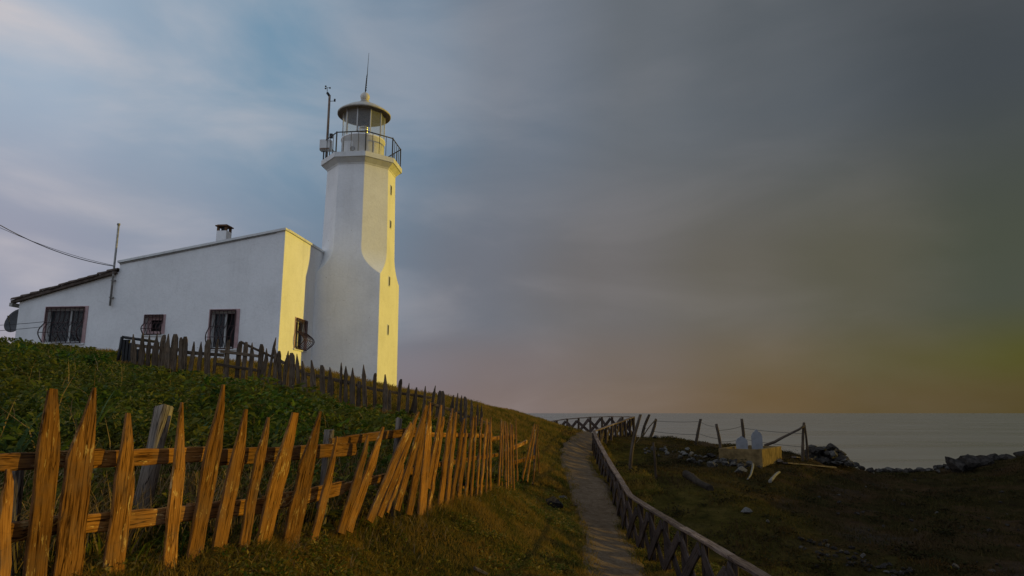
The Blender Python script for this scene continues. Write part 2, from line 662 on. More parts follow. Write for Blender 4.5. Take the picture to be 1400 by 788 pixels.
M_stonep = plain('rock_pale', (.12, .112, .10), .9, .35, 6, .02)
M_concrete = plain('grave_concrete', (.15, .102, .045), .9, .55, 4, .015)
M_marble = plain('headstone_marble', (.20, .20, .205), .6, .2, 6, .004)
M_drift = plain('driftwood', (.17, .155, .13), .85, .35, 9, .006)
M_log = plain('rotten_log', (.045, .036, .028), .9, .4, 9, .01)
M_bench = plain('bench_paint', (.55, .53, .49), .75, .25, 8)
M_dish = plain('dish_mesh', (.055, .055, .058), .6, .3, 20, 0, .3)
M_wire = plain('wire', (.035, .033, .03), .6, .2)
M_cable = plain('cable', (.06, .055, .06), .6, .2)
M_curtain = plain('net_curtain', (.13, .14, .135), .9, .35, 11)
M_wframe = plain('window_paint', (.45, .45, .43), .6, .2, 10)
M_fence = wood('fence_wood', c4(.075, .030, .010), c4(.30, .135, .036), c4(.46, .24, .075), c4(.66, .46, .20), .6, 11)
M_post = wood('post_wood', c4(.05, .038, .03), c4(.16, .13, .105), c4(.30, .255, .205))
M_pale = wood('bleached_log', c4(.09, .07, .055), c4(.28, .235, .19), c4(.46, .40, .33))
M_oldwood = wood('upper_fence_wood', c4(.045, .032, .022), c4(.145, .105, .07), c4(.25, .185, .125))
M_trailshade = wood('railing_shaded_wood', c4(.03, .021, .019), c4(.085, .064, .056), c4(.15, .118, .105))  # posts and braces: shade on the railing darkened into the wood colour
M_traillit = wood('railing_lit_wood', c4(.08, .054, .042), c4(.22, .16, .125), c4(.34, .26, .205))  # paler copy for the top boards: light on them put into the colour
M_pole = wood('pole_wood', c4(.035, .025, .018), c4(.09, .068, .05), c4(.15, .115, .085))

# glass
M_glass, _t, _b = base_mat('window_glass', .04)
_b.inputs['Base Color'].default_value = c4(.05, .055, .06)
_b.inputs['Alpha'].default_value = .55
M_lglass, _t, _b = base_mat('lantern_glass', .03)
_b.inputs['Base Color'].default_value = c4(.55, .6, .62)
_b.inputs['Alpha'].default_value = .22
M_lens, _t, _b = base_mat('lamp_lens', .12)
_b.inputs['Base Color'].default_value = c4(.55, .55, .52)
_b.inputs['Metallic'].default_value = .55


def ground_mat():
    m, t, b = base_mat('ground_turf', .95, .0)
    pos = N(t, 'ShaderNodeNewGeometry').outputs['Position']
    sep = N(t, 'ShaderNodeSeparateXYZ')
    t.links.new(pos, sep.inputs[0])
    n1 = noise(t, pos, .55, 6, .6)
    n2 = noise(t, pos, 3.4, 6, .65)
    n3 = noise(t, pos, 16, 5, .7)
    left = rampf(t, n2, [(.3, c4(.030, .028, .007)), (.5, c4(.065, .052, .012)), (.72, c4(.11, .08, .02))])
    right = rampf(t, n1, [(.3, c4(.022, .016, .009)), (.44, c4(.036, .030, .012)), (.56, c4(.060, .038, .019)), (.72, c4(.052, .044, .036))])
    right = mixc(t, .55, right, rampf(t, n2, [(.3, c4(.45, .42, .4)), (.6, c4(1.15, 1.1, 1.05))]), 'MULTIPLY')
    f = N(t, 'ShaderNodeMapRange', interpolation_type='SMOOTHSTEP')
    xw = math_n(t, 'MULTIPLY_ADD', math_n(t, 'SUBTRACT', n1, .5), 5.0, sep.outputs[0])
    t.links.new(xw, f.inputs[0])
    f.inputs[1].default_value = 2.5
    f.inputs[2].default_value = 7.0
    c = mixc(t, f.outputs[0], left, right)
    c = mixc(t, .6, c, rampf(t, n3, [(.3, c4(.5, .5, .5)), (.65, c4(1.1, 1.1, 1.1))]), 'MULTIPLY')
    t.links.new(c, b.inputs['Base Color'])
    bump(t, b, math_n(t, 'ADD', n3, math_n(t, 'MULTIPLY', n2, 1.5)), .9, .06)
    return m


def path_mat():
    m, t, b = base_mat('trodden_earth', .95, .0)
    v = coords(t, 'World')
    vs = coords(t, 'World', (1.6, 2.6, 1))
    n1 = noise(t, v, 1.3, 5, .6)
    n2 = noise(t, vs, 3.2, 6, .68, .6)
    n3 = noise(t, v, 38, 3, .6)
    c = rampf(t, n2, [(.28, c4(.115, .076, .045)), (.5, c4(.165, .117, .075)), (.74, c4(.215, .16, .108))])
    c = mixc(t, .5, c, rampf(t, n1, [(.3, c4(.72, .68, .62)), (.65, c4(1.05, 1.04, 1.03))]), 'MULTIPLY')
    c = mixc(t, .5, c, rampf(t, n3, [(.3, c4(.6, .58, .55)), (.6, c4(1.08, 1.08, 1.08))]), 'MULTIPLY')
    t.links.new(c, b.inputs['Base Color'])
    bump(t, b, math_n(t, 'ADD', math_n(t, 'MULTIPLY', n2, 1.6), math_n(t, 'MULTIPLY', n3, .5)), .8, .03)
    return m


def sea_mat():
    m, t, b = base_mat('sea_water', .22)
    v = coords(t, 'World', (.0035, .012, 1))
    n1 = noise(t, v, 1.0, 5, .6, .5)
    t.links.new(rampf(t, n1, [(.35, c4(.17, .150, .125)), (.65, c4(.25, .222, .185))]), b.inputs['Base Color'])
    t.links.new(math_n(t, 'MULTIPLY_ADD', n1, .35, .12), b.inputs['Roughness'])
    b.inputs['Specular IOR Level'].default_value = .5
    v2 = coords(t, 'World', (.12, .5, 1))
    bump(t, b, noise(t, v2, 1.0, 5, .55), .35, .5)
    return m


def foliage(name, cols, trans=.25, rough=.7, patch=None):
    """leaf colour varied leaf by leaf, and by broad patches of growth"""
    m, t, b = base_mat(name, rough, .06)
    g = N(t, 'ShaderNodeNewGeometry')
    k = len(cols)
    c = rampf(t, g.outputs['Random Per Island'], [((i + .5) / k, cc) for i, cc in enumerate(cols)])
    if patch:
        n1 = noise(t, g.outputs['Position'], patch[0], 4, .6)
        c = mixc(t, rampf(t, n1, [(.42, c4(0, 0, 0)), (.6, c4(1, 1, 1))]), c, mixc(t, .75, c, patch[1]))
    t.links.new(c, b.inputs['Base Color'])
    tr = N(t, 'ShaderNodeBsdfTranslucent')
    t.links.new(c, tr.inputs['Color'])
    mx = N(t, 'ShaderNodeMixShader')
    mx.inputs[0].default_value = trans
    t.links.new(b.outputs[0], mx.inputs[1])
    t.links.new(tr.outputs[0], mx.inputs[2])
    out = [n for n in t.nodes if n.type == 'OUTPUT_MATERIAL'][0]
    t.links.new(mx.outputs[0], out.inputs[0])
    return m


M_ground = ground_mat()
M_path = path_mat()
M_sea = sea_mat()
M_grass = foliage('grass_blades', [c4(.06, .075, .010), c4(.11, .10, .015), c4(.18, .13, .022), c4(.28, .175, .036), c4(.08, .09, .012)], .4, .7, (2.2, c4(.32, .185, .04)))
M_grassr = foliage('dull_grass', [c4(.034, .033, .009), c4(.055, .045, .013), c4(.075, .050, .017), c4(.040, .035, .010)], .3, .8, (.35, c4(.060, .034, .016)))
M_herb = foliage('herb_leaves', [c4(.07, .10, .012), c4(.14, .14, .018), c4(.26, .19, .035), c4(.06, .075, .010), c4(.34, .24, .055)], .4, .6)
M_heath = foliage('heath_leaves', [c4(.016, .016, .005), c4(.028, .020, .008), c4(.040, .026, .011), c4(.022, .024, .007)], .15, .8)
M_weed2 = foliage('olive_weed_leaves', [c4(.06, .08, .014), c4(.10, .12, .02), c4(.15, .15, .03), c4(.20, .17, .045)], .4, .6)
M_dry = foliage('dry_grass', [c4(.24, .16, .065), c4(.31, .21, .10), c4(.17, .11, .045), c4(.36, .26, .14)], .3, .75)
M_weed = foliage('weed_leaves', [c4(.026, .056, .008), c4(.055, .105, .012), c4(.10, .155, .02), c4(.034, .07, .010), c4(.14, .16, .026)], .4, .5, (.6, c4(.14, .12, .02)))
M_shrub = foliage('shrub_leaves', [c4(.026, .062, .010), c4(.044, .095, .014), c4(.07, .13, .018), c4(.030, .07, .010)], .35, .5)
M_blade = foliage('broad_blades', [c4(.035, .07, .02), c4(.05, .09, .026), c4(.065, .095, .03)], .3, .5)
M_stem = plain('plant_stem', (.05, .05, .02), .8, .3, 10)

# ------------------------------------------------------------------ ground, path, sea


def axis(segs):
    out = []
    for a, b, s in segs:
        n = max(1, int(round((b - a) / s)))
        out += list(np.linspace(a, b, n, endpoint=False))
    out.append(segs[-1][1])
    return np.array(out)


gx = axis([(-400, -90, 60), (-90, -40, 6), (-40, -14, 1.0), (-14, -6, .4), (-6, 6, .11), (6, 26, .2), (26, 50, 1.0), (50, 100, 6), (100, 460, 60)])
gy = axis([(-160, -40, 40), (-40, -8, 4), (-8, 2, .6), (2, 14, .11), (14, 36, .2), (36, 64, 1.0), (64, 90, 4)])
XX, YY = np.meshgrid(gx, gy)
ZZ = H(XX.ravel(), YY.ravel())
nv, nu = XX.shape
idx = np.arange(nv * nu).reshape(nv, nu)
quads = np.stack([idx[:-1, :-1], idx[:-1, 1:], idx[1:, 1:], idx[1:, :-1]], -1).reshape(-1, 4)
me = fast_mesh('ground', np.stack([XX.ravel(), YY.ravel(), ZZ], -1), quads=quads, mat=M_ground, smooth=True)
go = bpy.data.objects.new('ground', me)
place(go, Matrix.Identity(4))
tag(go, 'grassy coastal headland sloping down from the house to the cliff edge', None, None, 'structure')

# trodden path: a draped ribbon with worn uneven edges
pys = np.arange(-3.5, 30.5, .09)
cols_ = 15
pv = []
for yy in pys:
    cx = np.interp(yy, PATHC[:, 1], PATHC[:, 0])
    w = np.interp(yy, PATHC[:, 1], PATHC[:, 2]) / 2 + .06
    for j in range(cols_):
        s = j / (cols_ - 1) * 2 - 1
        wob = (vnoise(yy, s * 3, .5) * .22 + vnoise(yy, s * 5 + 40, .17) * .09) * abs(s)
        pv.append((cx + s * (w + wob), yy))
pv = np.array(pv)
pz = H0(pv[:, 0], pv[:, 1])
sgrid = np.tile(np.linspace(-1, 1, cols_), len(pys))
relief = vnoise(pv[:, 0] * .9, pv[:, 1] * 1.6, .30) * .014 + vnoise(pv[:, 0], pv[:, 1], .11) * .014
pz = pz + .012 + relief * (1 - sgrid ** 8) - .10 * np.abs(sgrid) ** 10
idx = np.arange(len(pv)).reshape(len(pys), cols_)
quads = np.stack([idx[:-1, :-1], idx[:-1, 1:], idx[1:, 1:], idx[1:, :-1]], -1).reshape(-1, 4)
po_ = bpy.data.objects.new('path', fast_mesh('path', np.column_stack([pv, pz]), quads=quads, mat=M_path, smooth=True))
place(po_, Matrix.Identity(4))
tag(po_, 'narrow trodden earth footpath climbing beside the wooden railing', None, None, 'structure')

SEA_Z = -24.0
b_ = MB()
b_.face((-60000, -400, SEA_Z), (60000, -400, SEA_Z), (60000, 90000, SEA_Z), (-60000, 90000, SEA_Z))
so = b_.build('sea', M_sea)
tag(so, 'calm grey sea reaching to the horizon', None, None, 'structure')

# ------------------------------------------------------------------ house and lighthouse frame of reference
HA = R(6)
HC = P(388, 480, 21.5)
WD = Vector((math.cos(HA), -math.sin(HA), 0))      # along the long wall, to the right
VD = Vector((math.sin(HA), math.cos(HA), 0))       # away from the camera
UP = Vector((0, 0, 1))
HO = Vector((HC.x, HC.y, 0))


def hp(w, v, z):
    return HO + WD * w + VD * v + UP * z


AX = (WD, VD, UP)


def build_house():
    root = empty('house', hp(-4.6, 3, 1.6), 'long white rendered house with barred windows and sloping roof beside the lighthouse', 'house')
    WL_, WS, WE = -9.28, -5.84, -.19           # left end, step, right corner
    ZB = .6
    slope = (5.86 - 4.89) / (WE - WS)
    def top_main(w): return 4.89 + (w - WS) * slope
    def top_wing(w): return 3.70 + (w + 9.26) * .262
    DEP = 6.0
    holes = {'w1': (-8.24, -6.9, 2.27, 3.40), 'w2': (-4.75, -4.13, 2.52, 3.10), 'w3': (-2.5, -1.66, 2.04, 3.22)}
    ghole = (1.2, 2.06, 2.14, 3.10)
    rec = .17
    mb = MB()

    def strip(fn, bounds, hl, top):
        for a, c in zip(bounds[:-1], bounds[1:]):
            hs = [h for h in hl if h[0] <= a + 1e-6 and h[1] >= c - 1e-6]
            za = ZB
            if hs:
                h = hs[0]
                mb.face(fn(a, 0, ZB), fn(c, 0, ZB), fn(c, 0, h[2]), fn(a, 0, h[2]))
                mb.face(fn(a, 0, h[3]), fn(c, 0, h[3]), fn(c, 0, top(c)), fn(a, 0, top(a)))
                mb.face(fn(a, 0, h[2]), fn(c, 0, h[2]), fn(c, rec, h[2]), fn(a, rec, h[2]))
                mb.face(fn(a, 0, h[3]), fn(a, rec, h[3]), fn(c, rec, h[3]), fn(c, 0, h[3]))
                mb.face(fn(a, 0, h[2]), fn(a, rec, h[2]), fn(a, rec, h[3]), fn(a, 0, h[3]))
                mb.face(fn(c, 0, h[2]), fn(c, 0, h[3]), fn(c, rec, h[3]), fn(c, rec, h[2]))
            else:
                mb.face(fn(a, 0, ZB), fn(c, 0, ZB), fn(c, 0, top(c)), fn(a, 0, top(a)))
    front = lambda w, d, z: hp(w, d, z)
    gable = lambda v, d, z: hp(WE - d, v, z)
    h = list(holes.values())
    strip(front, [WL_, h[0][0], h[0][1], WS], h, top_wing)
    strip(front, [WS, h[1][0], h[1][1], h[2][0], h[2][1], WE], h, top_main)
    strip(gable, [0, ghole[0], ghole[1], DEP], [ghole], lambda v: 5.86)
    # step between wing and main block, back and left end
    mb.face(hp(WS, 0, top_wing(WS)), hp(WS, DEP, top_wing(WS)), hp(WS, DEP, top_main(WS)), hp(WS, 0, top_main(WS)))
    mb.face(hp(WL_, 0, ZB), hp(WL_, DEP, ZB), hp(WL_, DEP, top_wing(WL_)), hp(WL_, 0, top_wing(WL_)))
    mb.face(hp(WL_, DEP, ZB), hp(WS, DEP, ZB), hp(WS, DEP, top_wing(WS)), hp(WL_, DEP, top_wing(WL_)))
    mb.face(hp(WS, DEP, ZB), hp(WE, DEP, ZB), hp(WE, DEP, top_main(WE)), hp(WS, DEP, top_main(WS)))
    mb.build('wall', M_white, root)
    # main roof deck, a few centimetres under the coping
    rb = MB()
    n_ = Vector((-slope, 0, 1))
    rb.face(hp(WS, .02, top_main(WS) - .03), hp(WE - .02, .02, top_main(WE) - .03), hp(WE - .02, DEP, top_main(WE) - .03), hp(WS, DEP, top_main(WS) - .03))
    rb.face(hp(WL_, .02, top_wing(WL_) - .02), hp(WS, .02, top_wing(WS) - .02), hp(WS, DEP, top_wing(WS) - .02), hp(WL_, DEP, top_wing(WL_) - .02))
    roof = rb.build('roof', M_roof, root)
    # coping: sloping front strip, level gable strip
    cb = MB()
    a, c = hp(WS - .05, .06, top_main(WS) + .035), hp(WE + .04, .06, top_main(WE) + .035)
    d = (c - a).normalized()
    cb.box((a + c) / 2, ((c - a).length, .26, .075), (d, VD, d.cross(VD).normalized() * 1))
    cb.build('coping', M_trim, root)
    cb = MB()
    cb.box(hp(WE - .07, DEP / 2 + .1, 5.86 + .045), (.24, DEP - .14, .075), AX)
    cb.build('coping', M_trim, root)
    db = MB()                       # dark drip groove under the front coping
    a, c = hp(WS, -.012, top_main(WS) - .03), hp(WE - .3, -.012, top_main(WE - .3) - .03)
    d = (c - a).normalized()
    db.box((a + c) / 2, ((c - a).length, .03, .03), (d, VD, d.cross(VD).normalized()))
    db.build('drip_edge', M_steel, root)
    # eave board of the wing
    eb = MB()
    a, c = hp(WL_ - .22, 0, top_wing(WL_ - .22) - .005), hp(WS - .05, 0, top_wing(WS - .05) - .005)
    d = (c - a).normalized()
    eb.box((a + c) / 2 - VD * .06, ((c - a).length, .12, .10), (d, VD, d.cross(VD).normalized()))
    eb.build('verge_board', M_roof, roof)
    eb = MB()
    eb.box(hp(WL_ - .22, DEP / 2 - .06, top_wing(WL_ - .22) - .09), (.1, DEP + .1, .12), AX)
    eb.build('gutter', M_steel, roof)
    # barrel tiles, each a tile of its own
    tb = MB()
    for s, lo in ((1, 0),):
        rings = []
        for k in range(2):
            rr = .105 - .02 * k
            rings.append([Vector((k * .36, math.cos(math.pi * j / 5) * rr, math.sin(math.pi * j / 5) * rr * .75)) for j in range(6)])
        tb.grid(rings, False, True)
        rings2 = [[p - Vector((0, 0, .022)) for p in r] for r in rings]
        tb.grid(rings2, False, True)
        for r1_, r2_ in zip(rings, rings2):
            for j in range(5):
                tb.face(r1_[j], r1_[j + 1], r2_[j + 1], r2_[j])
    first = None
    nrow, ncol = 11, 15
    for r_ in range(nrow):
        for c_ in range(ncol):
            w = WL_ - .2 + r_ * .33
            v = -.06 + c_ * .2 + .4 * 0
            pos = hp(w, v, top_wing(w) + .055 + rnd.uniform(0, .03))
            m = Matrix.Translation(pos) @ Matrix.Rotation(-HA + rnd.uniform(-.05, .05), 4, 'Z') @ Matrix.Rotation(-math.atan(.262) + rnd.uniform(.0, .09), 4, 'Y')
            if first is None:
                o = tb.build('tile', M_roof, roof, origin=Vector((0, 0, 0)))
                o.matrix_basis = Matrix.Translation(-WL[roof.name]) @ m
                first = o
            else:
                o = first.copy()
                place(o, m, roof)
    # chimney
    ch = MB()
    cc = hp(-3.42, 2.0, 0)
    def at(z): return Vector((cc.x, cc.y, z))
    ch.box(at(5.75), (.37, .37, 1.36), AX)
    chim = ch.build('chimney', M_white, root)
    for sw in (-1, 1):
        for s2 in (-1, 1):
            q = MB()
            q.box(at(6.51) + WD * sw * .145 + VD * s2 * .145, (.075, .075, .16), AX)
            q.build('chimney_pier', M_cap, chim)
    q = MB()
    q.box(at(6.438), (.28, .28, .016), AX)
    q.box(at(6.51), (.1, .2, .15), AX)
    q.build('flue', M_dark, chim)
    q = MB()
    q.box(at(6.61), (.46, .46, .04), AX)
    q.box(at(6.645), (.36, .36, .03), AX)
    q.build('chimney_cap', M_cap, chim)

    # ---- windows
    def window(fn, x0, x1, z0, z1, belly, nbar, openright=False, small=False):
        """fn(x, d, z): x along the wall, d into the wall (negative = outwards)"""
        ax = fn(1, 0, 0) - fn(0, 0, 0)
        ad = fn(0, 1, 0) - fn(0, 0, 0)
        f = MB()                        # pink painted surround
        bw = .07 if not small else .05
        right_extra = .05 if not small else .03
        def bar(xa, xb, za, zb, da, db, m=f):
            m.box(fn((xa + xb) / 2, (da + db) / 2, (za + zb) / 2), (xb - xa, db - da, zb - za), (ax, ad, UP))
        bar(x0 - bw, x0, z0 - .02, z1 + bw, -.018, .05)
        bar(x1, x1 + bw + right_extra, z0 - .02, z1 + bw, -.018, .05)
        bar(x0, x1, z1, z1 + bw, -.018, .05)
        wn = f.build('window', M_pink, root)
        s_ = MB()
        bar(x0 - bw - .02, x1 + bw + .04, z0 - .075, z0 - .02, -.05, .1, s_)
        s_.build('sill', M_trim, wn)
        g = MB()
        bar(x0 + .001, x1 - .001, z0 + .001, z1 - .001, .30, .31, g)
        g.build('curtain_or_dark_sheet' if not openright else 'dark_room_sheet', M_dark if (openright or small) else M_curtain, wn)  # near-black sheet painted for the unlit room behind open and small windows
        sf = MB()
        if small:
            bar(x0 + .001, x0 + .13, z0, z1, .13, .16, sf); bar(x1 - .13, x1 - .001, z0, z1, .13, .16, sf)
            bar(x0 + .13, x1 - .13, z1 - .12, z1, .13, .16, sf); bar(x0 + .13, x1 - .13, z0, z0 + .1, .13, .16, sf)
        else:
            bar(x0 + .001, x0 + .06, z0, z1, .12, .16, sf); bar(x1 - .05, x1 - .001, z0, z1, .12, .16, sf)
            bar(x0 + .06, x1 - .05, z1 - .05, z1, .12, .16, sf); bar(x0 + .06, x1 - .05, z0, z0 + .04, .12, .16, sf)
            xm = x0 + (x1 - x0) * (.58 if not openright else .52)
            bar(xm - .03, xm + .03, z0 + .04, z1 - .05, .12, .16, sf)
        sf.build('sash', M_wframe if not small else M_pink, wn)
        if not small:
            p_ = MB()
            bar(x0 + .06, xm - .03, z0 + .04, z1 - .05, .137, .143, p_)
            p_.build('pane', M_glass, wn)
            if not openright:
                p_ = MB()
                bar(xm + .03, x1 - .05, z0 + .04, z1 - .05, .137, .143, p_)
                p_.build('pane', M_glass, wn)
        # pot-bellied grille: every bar bows out near the bottom
        def prof(s):           # s: 0 top .. 1 bottom, distance off the wall
            return -.05 - belly * max(0, math.sin(math.pi * min(1, max(0, (s - .42) / .58)))) ** 1.2
        for k in range(nbar):
            x = x0 + (x1 - x0) * k / (nbar - 1)
            b = MB()
            wig = .028 * (1 if 0 < k < nbar - 1 else 0)
            pts = [fn(x + wig * math.sin(s * 9.5), prof(s), z1 + .03 + (z0 - z1 - .05) * s) for s in np.linspace(0, 1, 15)]
            b.tube(pts, .011 if 0 < k < nbar - 1 else .018, 5)
            b.build('grille_bar', M_iron, wn)
        for s in (0, .1, .42, .72, 1):
            b = MB()
            d0 = prof(s)
            z = z1 + .03 + (z0 - z1 - .05) * s
            pts = [fn(x0, d0, z), fn(x1, d0, z)]
            b.tube(pts, .018 if s in (0, 1) else .011, 5)
            b.build('grille_rail', M_iron, wn)
        return wn
    window(front, *holes['w1'], .24, 9)
    window(front, *holes['w2'], .13, 6, small=True)
    window(front, *holes['w3'], .20, 7, openright=True)
    window(gable, *ghole, .28, 7)
    return root


def build_tower():
    hb = 1.285
    cw, cv = .94, 2.656 + hb
    root = empty('lighthouse', hp(cw, cv, .7), 'white octagonal lighthouse tower on a square base with lantern and gallery', 'lighthouse')

    def ring(z, h, c):
        q = []
        for sx, sy, first in ((1, -1, 0), (1, 1, 1), (-1, 1, 0), (-1, -1, 1)):
            a = (sx * (h - c), sy * h)
            b = (sx * h, sy * (h - c))
            q += [a, b] if not first else [b, a]
        return [hp(cw + x, cv + y, z) for x, y in q]
    ZT = 9.12                       # underside of the cornice
    zs1, zs2 = 4.92, 5.95
    mb = MB()
    rings = []
    for z in (-.4, 2.5, zs1):
        h = hb - (z - .7) * .006
        rings.append(ring(z, h, .0005))
    for k in range(1, 13):
        t = k / 12
        z = zs1 + (zs2 - zs1) * t
        h = hb - (z - .7) * .006
        c = h * .5858 * (1 - (1 - t) ** 2.2)
        rings.append(ring(z, h, max(c, .0005)))
    for z in (7.2, ZT):
        h = hb - (zs2 - .7) * .006 - (z - zs2) * .018
        rings.append(ring(z, h, h * .5858))
    mb.grid(rings, True, False, True, True)
    mb.build('shaft', M_white, root)
    ht = hb - (zs2 - .7) * .006 - (ZT - zs2) * .018
    # cornice: flares out, then an upright fascia
    cb = MB()
    pr = [(ZT - .004, ht + .012), (ZT + .05, ht + .03), (ZT + .21, ht + .19), (ZT + .215, ht + .23), (ZT + .40, ht + .23)]
    cb.grid([ring(z, h, h * .5858) for z, h in pr], True, False, True, True)
    cb.build('gallery_slab', M_trim, root)
    ZG = ZT + .40
    # gallery railing
    hr = ht + .16
    posts = ring(0, hr, hr * .5858)
    for k in range(8):
        a, b2 = posts[k], posts[(k + 1) % 8]
        p = MB()
        p.box(Vector((a.x, a.y, ZG + .41)), (.04, .04, .84), AX)
        p.build('rail_post', M_rail, root)
        for zz in (.80, .40):
            p = MB()
            p.tube([Vector((a.x, a.y, ZG + zz)), Vector((b2.x, b2.y, ZG + zz))], .022 if zz > .5 else .012, 6)
            p.build('handrail' if zz > .5 else 'mid_rail', M_rail, root) if zz > .5 else None
        for s in (1 / 4, .5, 3 / 4):
            q = a.lerp(b2, s)
            p = MB()
            p.tube([Vector((q.x, q.y, ZG - .01)), Vector((q.x, q.y, ZG + .8))], .012, 5)
            p.build('baluster', M_rail, root)
    c0 = hp(cw, cv, 0)
    # murette under the lantern
    RL = .82
    m = MB()
    m.lathe(c0, [(RL, ZG - .02), (RL, ZG + .91), (RL + .035, ZG + .92), (RL + .035, ZG + .98), (RL - .06, ZG + .985)], 32, True, True, True)
    m.build('murette', M_white, root)
    d = MB()
    d.box(hp(cw - .30, cv - RL + .06, ZG + .36), (.34, .12, .6), AX)
    d.build('hatch', M_trim, root)
    d = MB()
    d.tube([hp(cw - .12, cv - RL - .05, ZG + .35), hp(cw - .12, cv - RL + .05, ZG + .35)], .09, 12)
    d.build('vent', M_steel, root)
    ZL0, ZL1 = ZG + .98, ZG + 2.07
    ng = 10
    for k in range(ng):
        a = 2 * math.pi * (k + .35) / ng
        a2 = 2 * math.pi * (k + 1.35) / ng
        pa = c0 + Vector((math.cos(a) * (RL - .02), math.sin(a) * (RL - .02), 0))
        pb = c0 + Vector((math.cos(a2) * (RL - .02), math.sin(a2) * (RL - .02), 0))
        q = MB()
        q.tube([pa + UP * ZL0, pa + UP * ZL1], .022, 6)
        q.build('mullion', M_trim, root)
        q = MB()
        q.face(pa + UP * (ZL0 + .01), pb + UP * (ZL0 + .01), pb + UP * ZL1, pa + UP * ZL1)
        q.build('lantern_pane', M_lglass, root)
    # roof
    rf = MB()
    prof = [(RL + .19, ZL1 - .05), (RL + .215, ZL1 - .045), (RL + .215, ZL1 + .01)]
    for k in range(9):
        t = k / 8
        prof.append(((RL + .20) * (1 - t * .82), ZL1 + .02 + .43 * (1 - (1 - t) ** 1.55)))
    rf.lathe(c0, prof, 36, True, False, True)
    roof = rf.build('lantern_roof', M_dome, root)
    sf = MB()
    sf.lathe(c0, [(RL + .205, ZL1 - .048), (RL + .06, ZL1 - .02), (RL - .12, ZL1 + .10), (.05, ZL1 + .30)], 36, True, False, True)
    sf.build('soffit', M_soffit, roof)
    zt = ZL1 + .44
    nk = MB()
    nk.lathe(c0, [(.19, zt - .04), (.16, zt + .08), (.19, zt + .10), (.19, zt + .13), (.12, zt + .15), (.10, zt + .2)], 18, True, False, True)
    nk.build('vent_neck', M_dome, roof)
    bl = MB()
    zb = zt + .33
    bl.lathe(c0, [(max(.001, .185 * math.sin(math.pi * k / 12)), zb - .185 * math.cos(math.pi * k / 12)) for k in range(13)], 20, True)
    bl.build('ball_finial', M_ball, roof)
    an = MB()
    an.tube([c0 + UP * (zb + .17), c0 + UP * (zb + .55) + WD * .02, c0 + UP * (zb + .98) + WD * .05], [.022, .026, .018], 6)
    an.tube([c0 + UP * (zb + .98) + WD * .05, c0 + UP * (zb + 1.9) + WD * .08], [.014, .006], 5)
    for k in range(7):
        z = zb + .28 + k * .1
        an.tube([c0 + UP * z + WD * .02, c0 + UP * (z + .03) + WD * .05], .02, 5)
    an.build('lightning_rod', M_black, roof)
    # lamp
    lp = MB()
    lp.lathe(c0, [(.16, ZL0 - .02), (.16, ZL0 + .1), (.1, ZL0 + .14), (.1, ZL0 + .22), (.17, ZL0 + .25), (.2, ZL0 + .38), (.17, ZL0 + .5), (.2, ZL0 + .52), (.16, ZL0 + .6), (.05, ZL0 + .66)], 20, True, True, True)
    lp.build('lamp', M_lens, root)
    # slit windows up the seaward face
    for z, hh in ((8.40, .17), (7.05, .13), (5.0 - .15, .16), (3.02, .17)):
        h = (hb - (z - .7) * .006) if z < zs2 else (hb - (zs2 - .7) * .006 - (z - zs2) * .018)
        s = MB()
        s.box(hp(cw + h + .004, cv - .12, z), (.03, .17, hh * 2 + .06), AX)
        sw = s.build('slit_window', M_trim, root)
        s = MB()
        s.box(hp(cw + h + .012, cv - .12, z), (.03, .11, hh * 2), AX)
        s.build('opening', M_dark, sw)
    return root, c0, ZG, hr


build_house()
tower, TC, ZG, HR = build_tower()


def gallery_mast():
    a = P(455, 205, 25.3)
    base = hp(.94 - HR + .08, 3.92 - .45, ZG)
    root = empty('weather_mast', base, 'thin brown weather mast with cup anemometer at the left of the lighthouse gallery', 'mast')
    m = MB()
    m.tube([base, base + UP * 2.75], [.05, .045], 8)
    m.build('pole', M_mast, root)
    b = MB()
    b.box(base + UP * .62 + VD * -.10, (.42, .24, .42), AX)
    bx = b.build('equipment_box', M_trim, root)
    b = MB()
    b.box(base + UP * .45 + VD * -.235, (.36, .02, .05), AX)
    b.build('box_hinge', M_mast, bx)
    b = MB()
    t = base + UP * 2.72
    b.tube([t, t - WD * .10 + UP * .14], .05, 7)
    b.tube([t - WD * .10 + UP * .14, t - WD * .12 + UP * .36], .012, 5)
    b.build('sensor_arm', M_black, root)
    hub = t - WD * .12 + UP * .36
    c = MB()
    for k in range(3):
        a = k * 2.094 + .4
        d = WD * math.cos(a) + VD * math.sin(a)
        c.tube([hub, hub + d * .09], .008, 4)
        e = hub + d * .11
        c.lathe(e - UP * .03, [(.012, 0), (.034, .02), (.036, .05)], 8, True, True, True)
    c.build('anemometer', M_black, root)
    c = MB()
    t2 = base + UP * 2.5
    c.tube([t2, t2 + WD * .22], .012, 5)
    c.tube([t2 + WD * .22 - UP * .02, t2 + WD * .22 + UP * .08], .035, 7)
    c.build('wind_vane', M_black, root)
    c = MB()
    c.box(base + UP * 1.05 + WD * .15, (.11, .1, .17), AX)
    c.build('camera_box', M_black, root)


gallery_mast()

# pole on the house wall
q0 = hp(-5.97, -.09, 3.45)
root = empty('wall_mast', q0, 'thin grey metal pole clamped upright to the house wall at the roof step', 'pole')
m_ = MB()
m_.tube([q0, q0 + UP * 2.72], .034, 8)
m_.tube([q0 + UP * 2.72, q0 + UP * 2.78], .05, 8)
m_.build('tube', M_steel, root)
for z in (.28, .85):
    m_ = MB()
    m_.box(q0 + UP * z + VD * .035, (.12, .10, .035), AX)
    m_.build('bracket', M_steel, root)


def sag(a, b, s, n=24):
    return [a.lerp(b, k / n) - UP * (s * 4 * (k / n) * (1 - k / n)) for k in range(n + 1)]


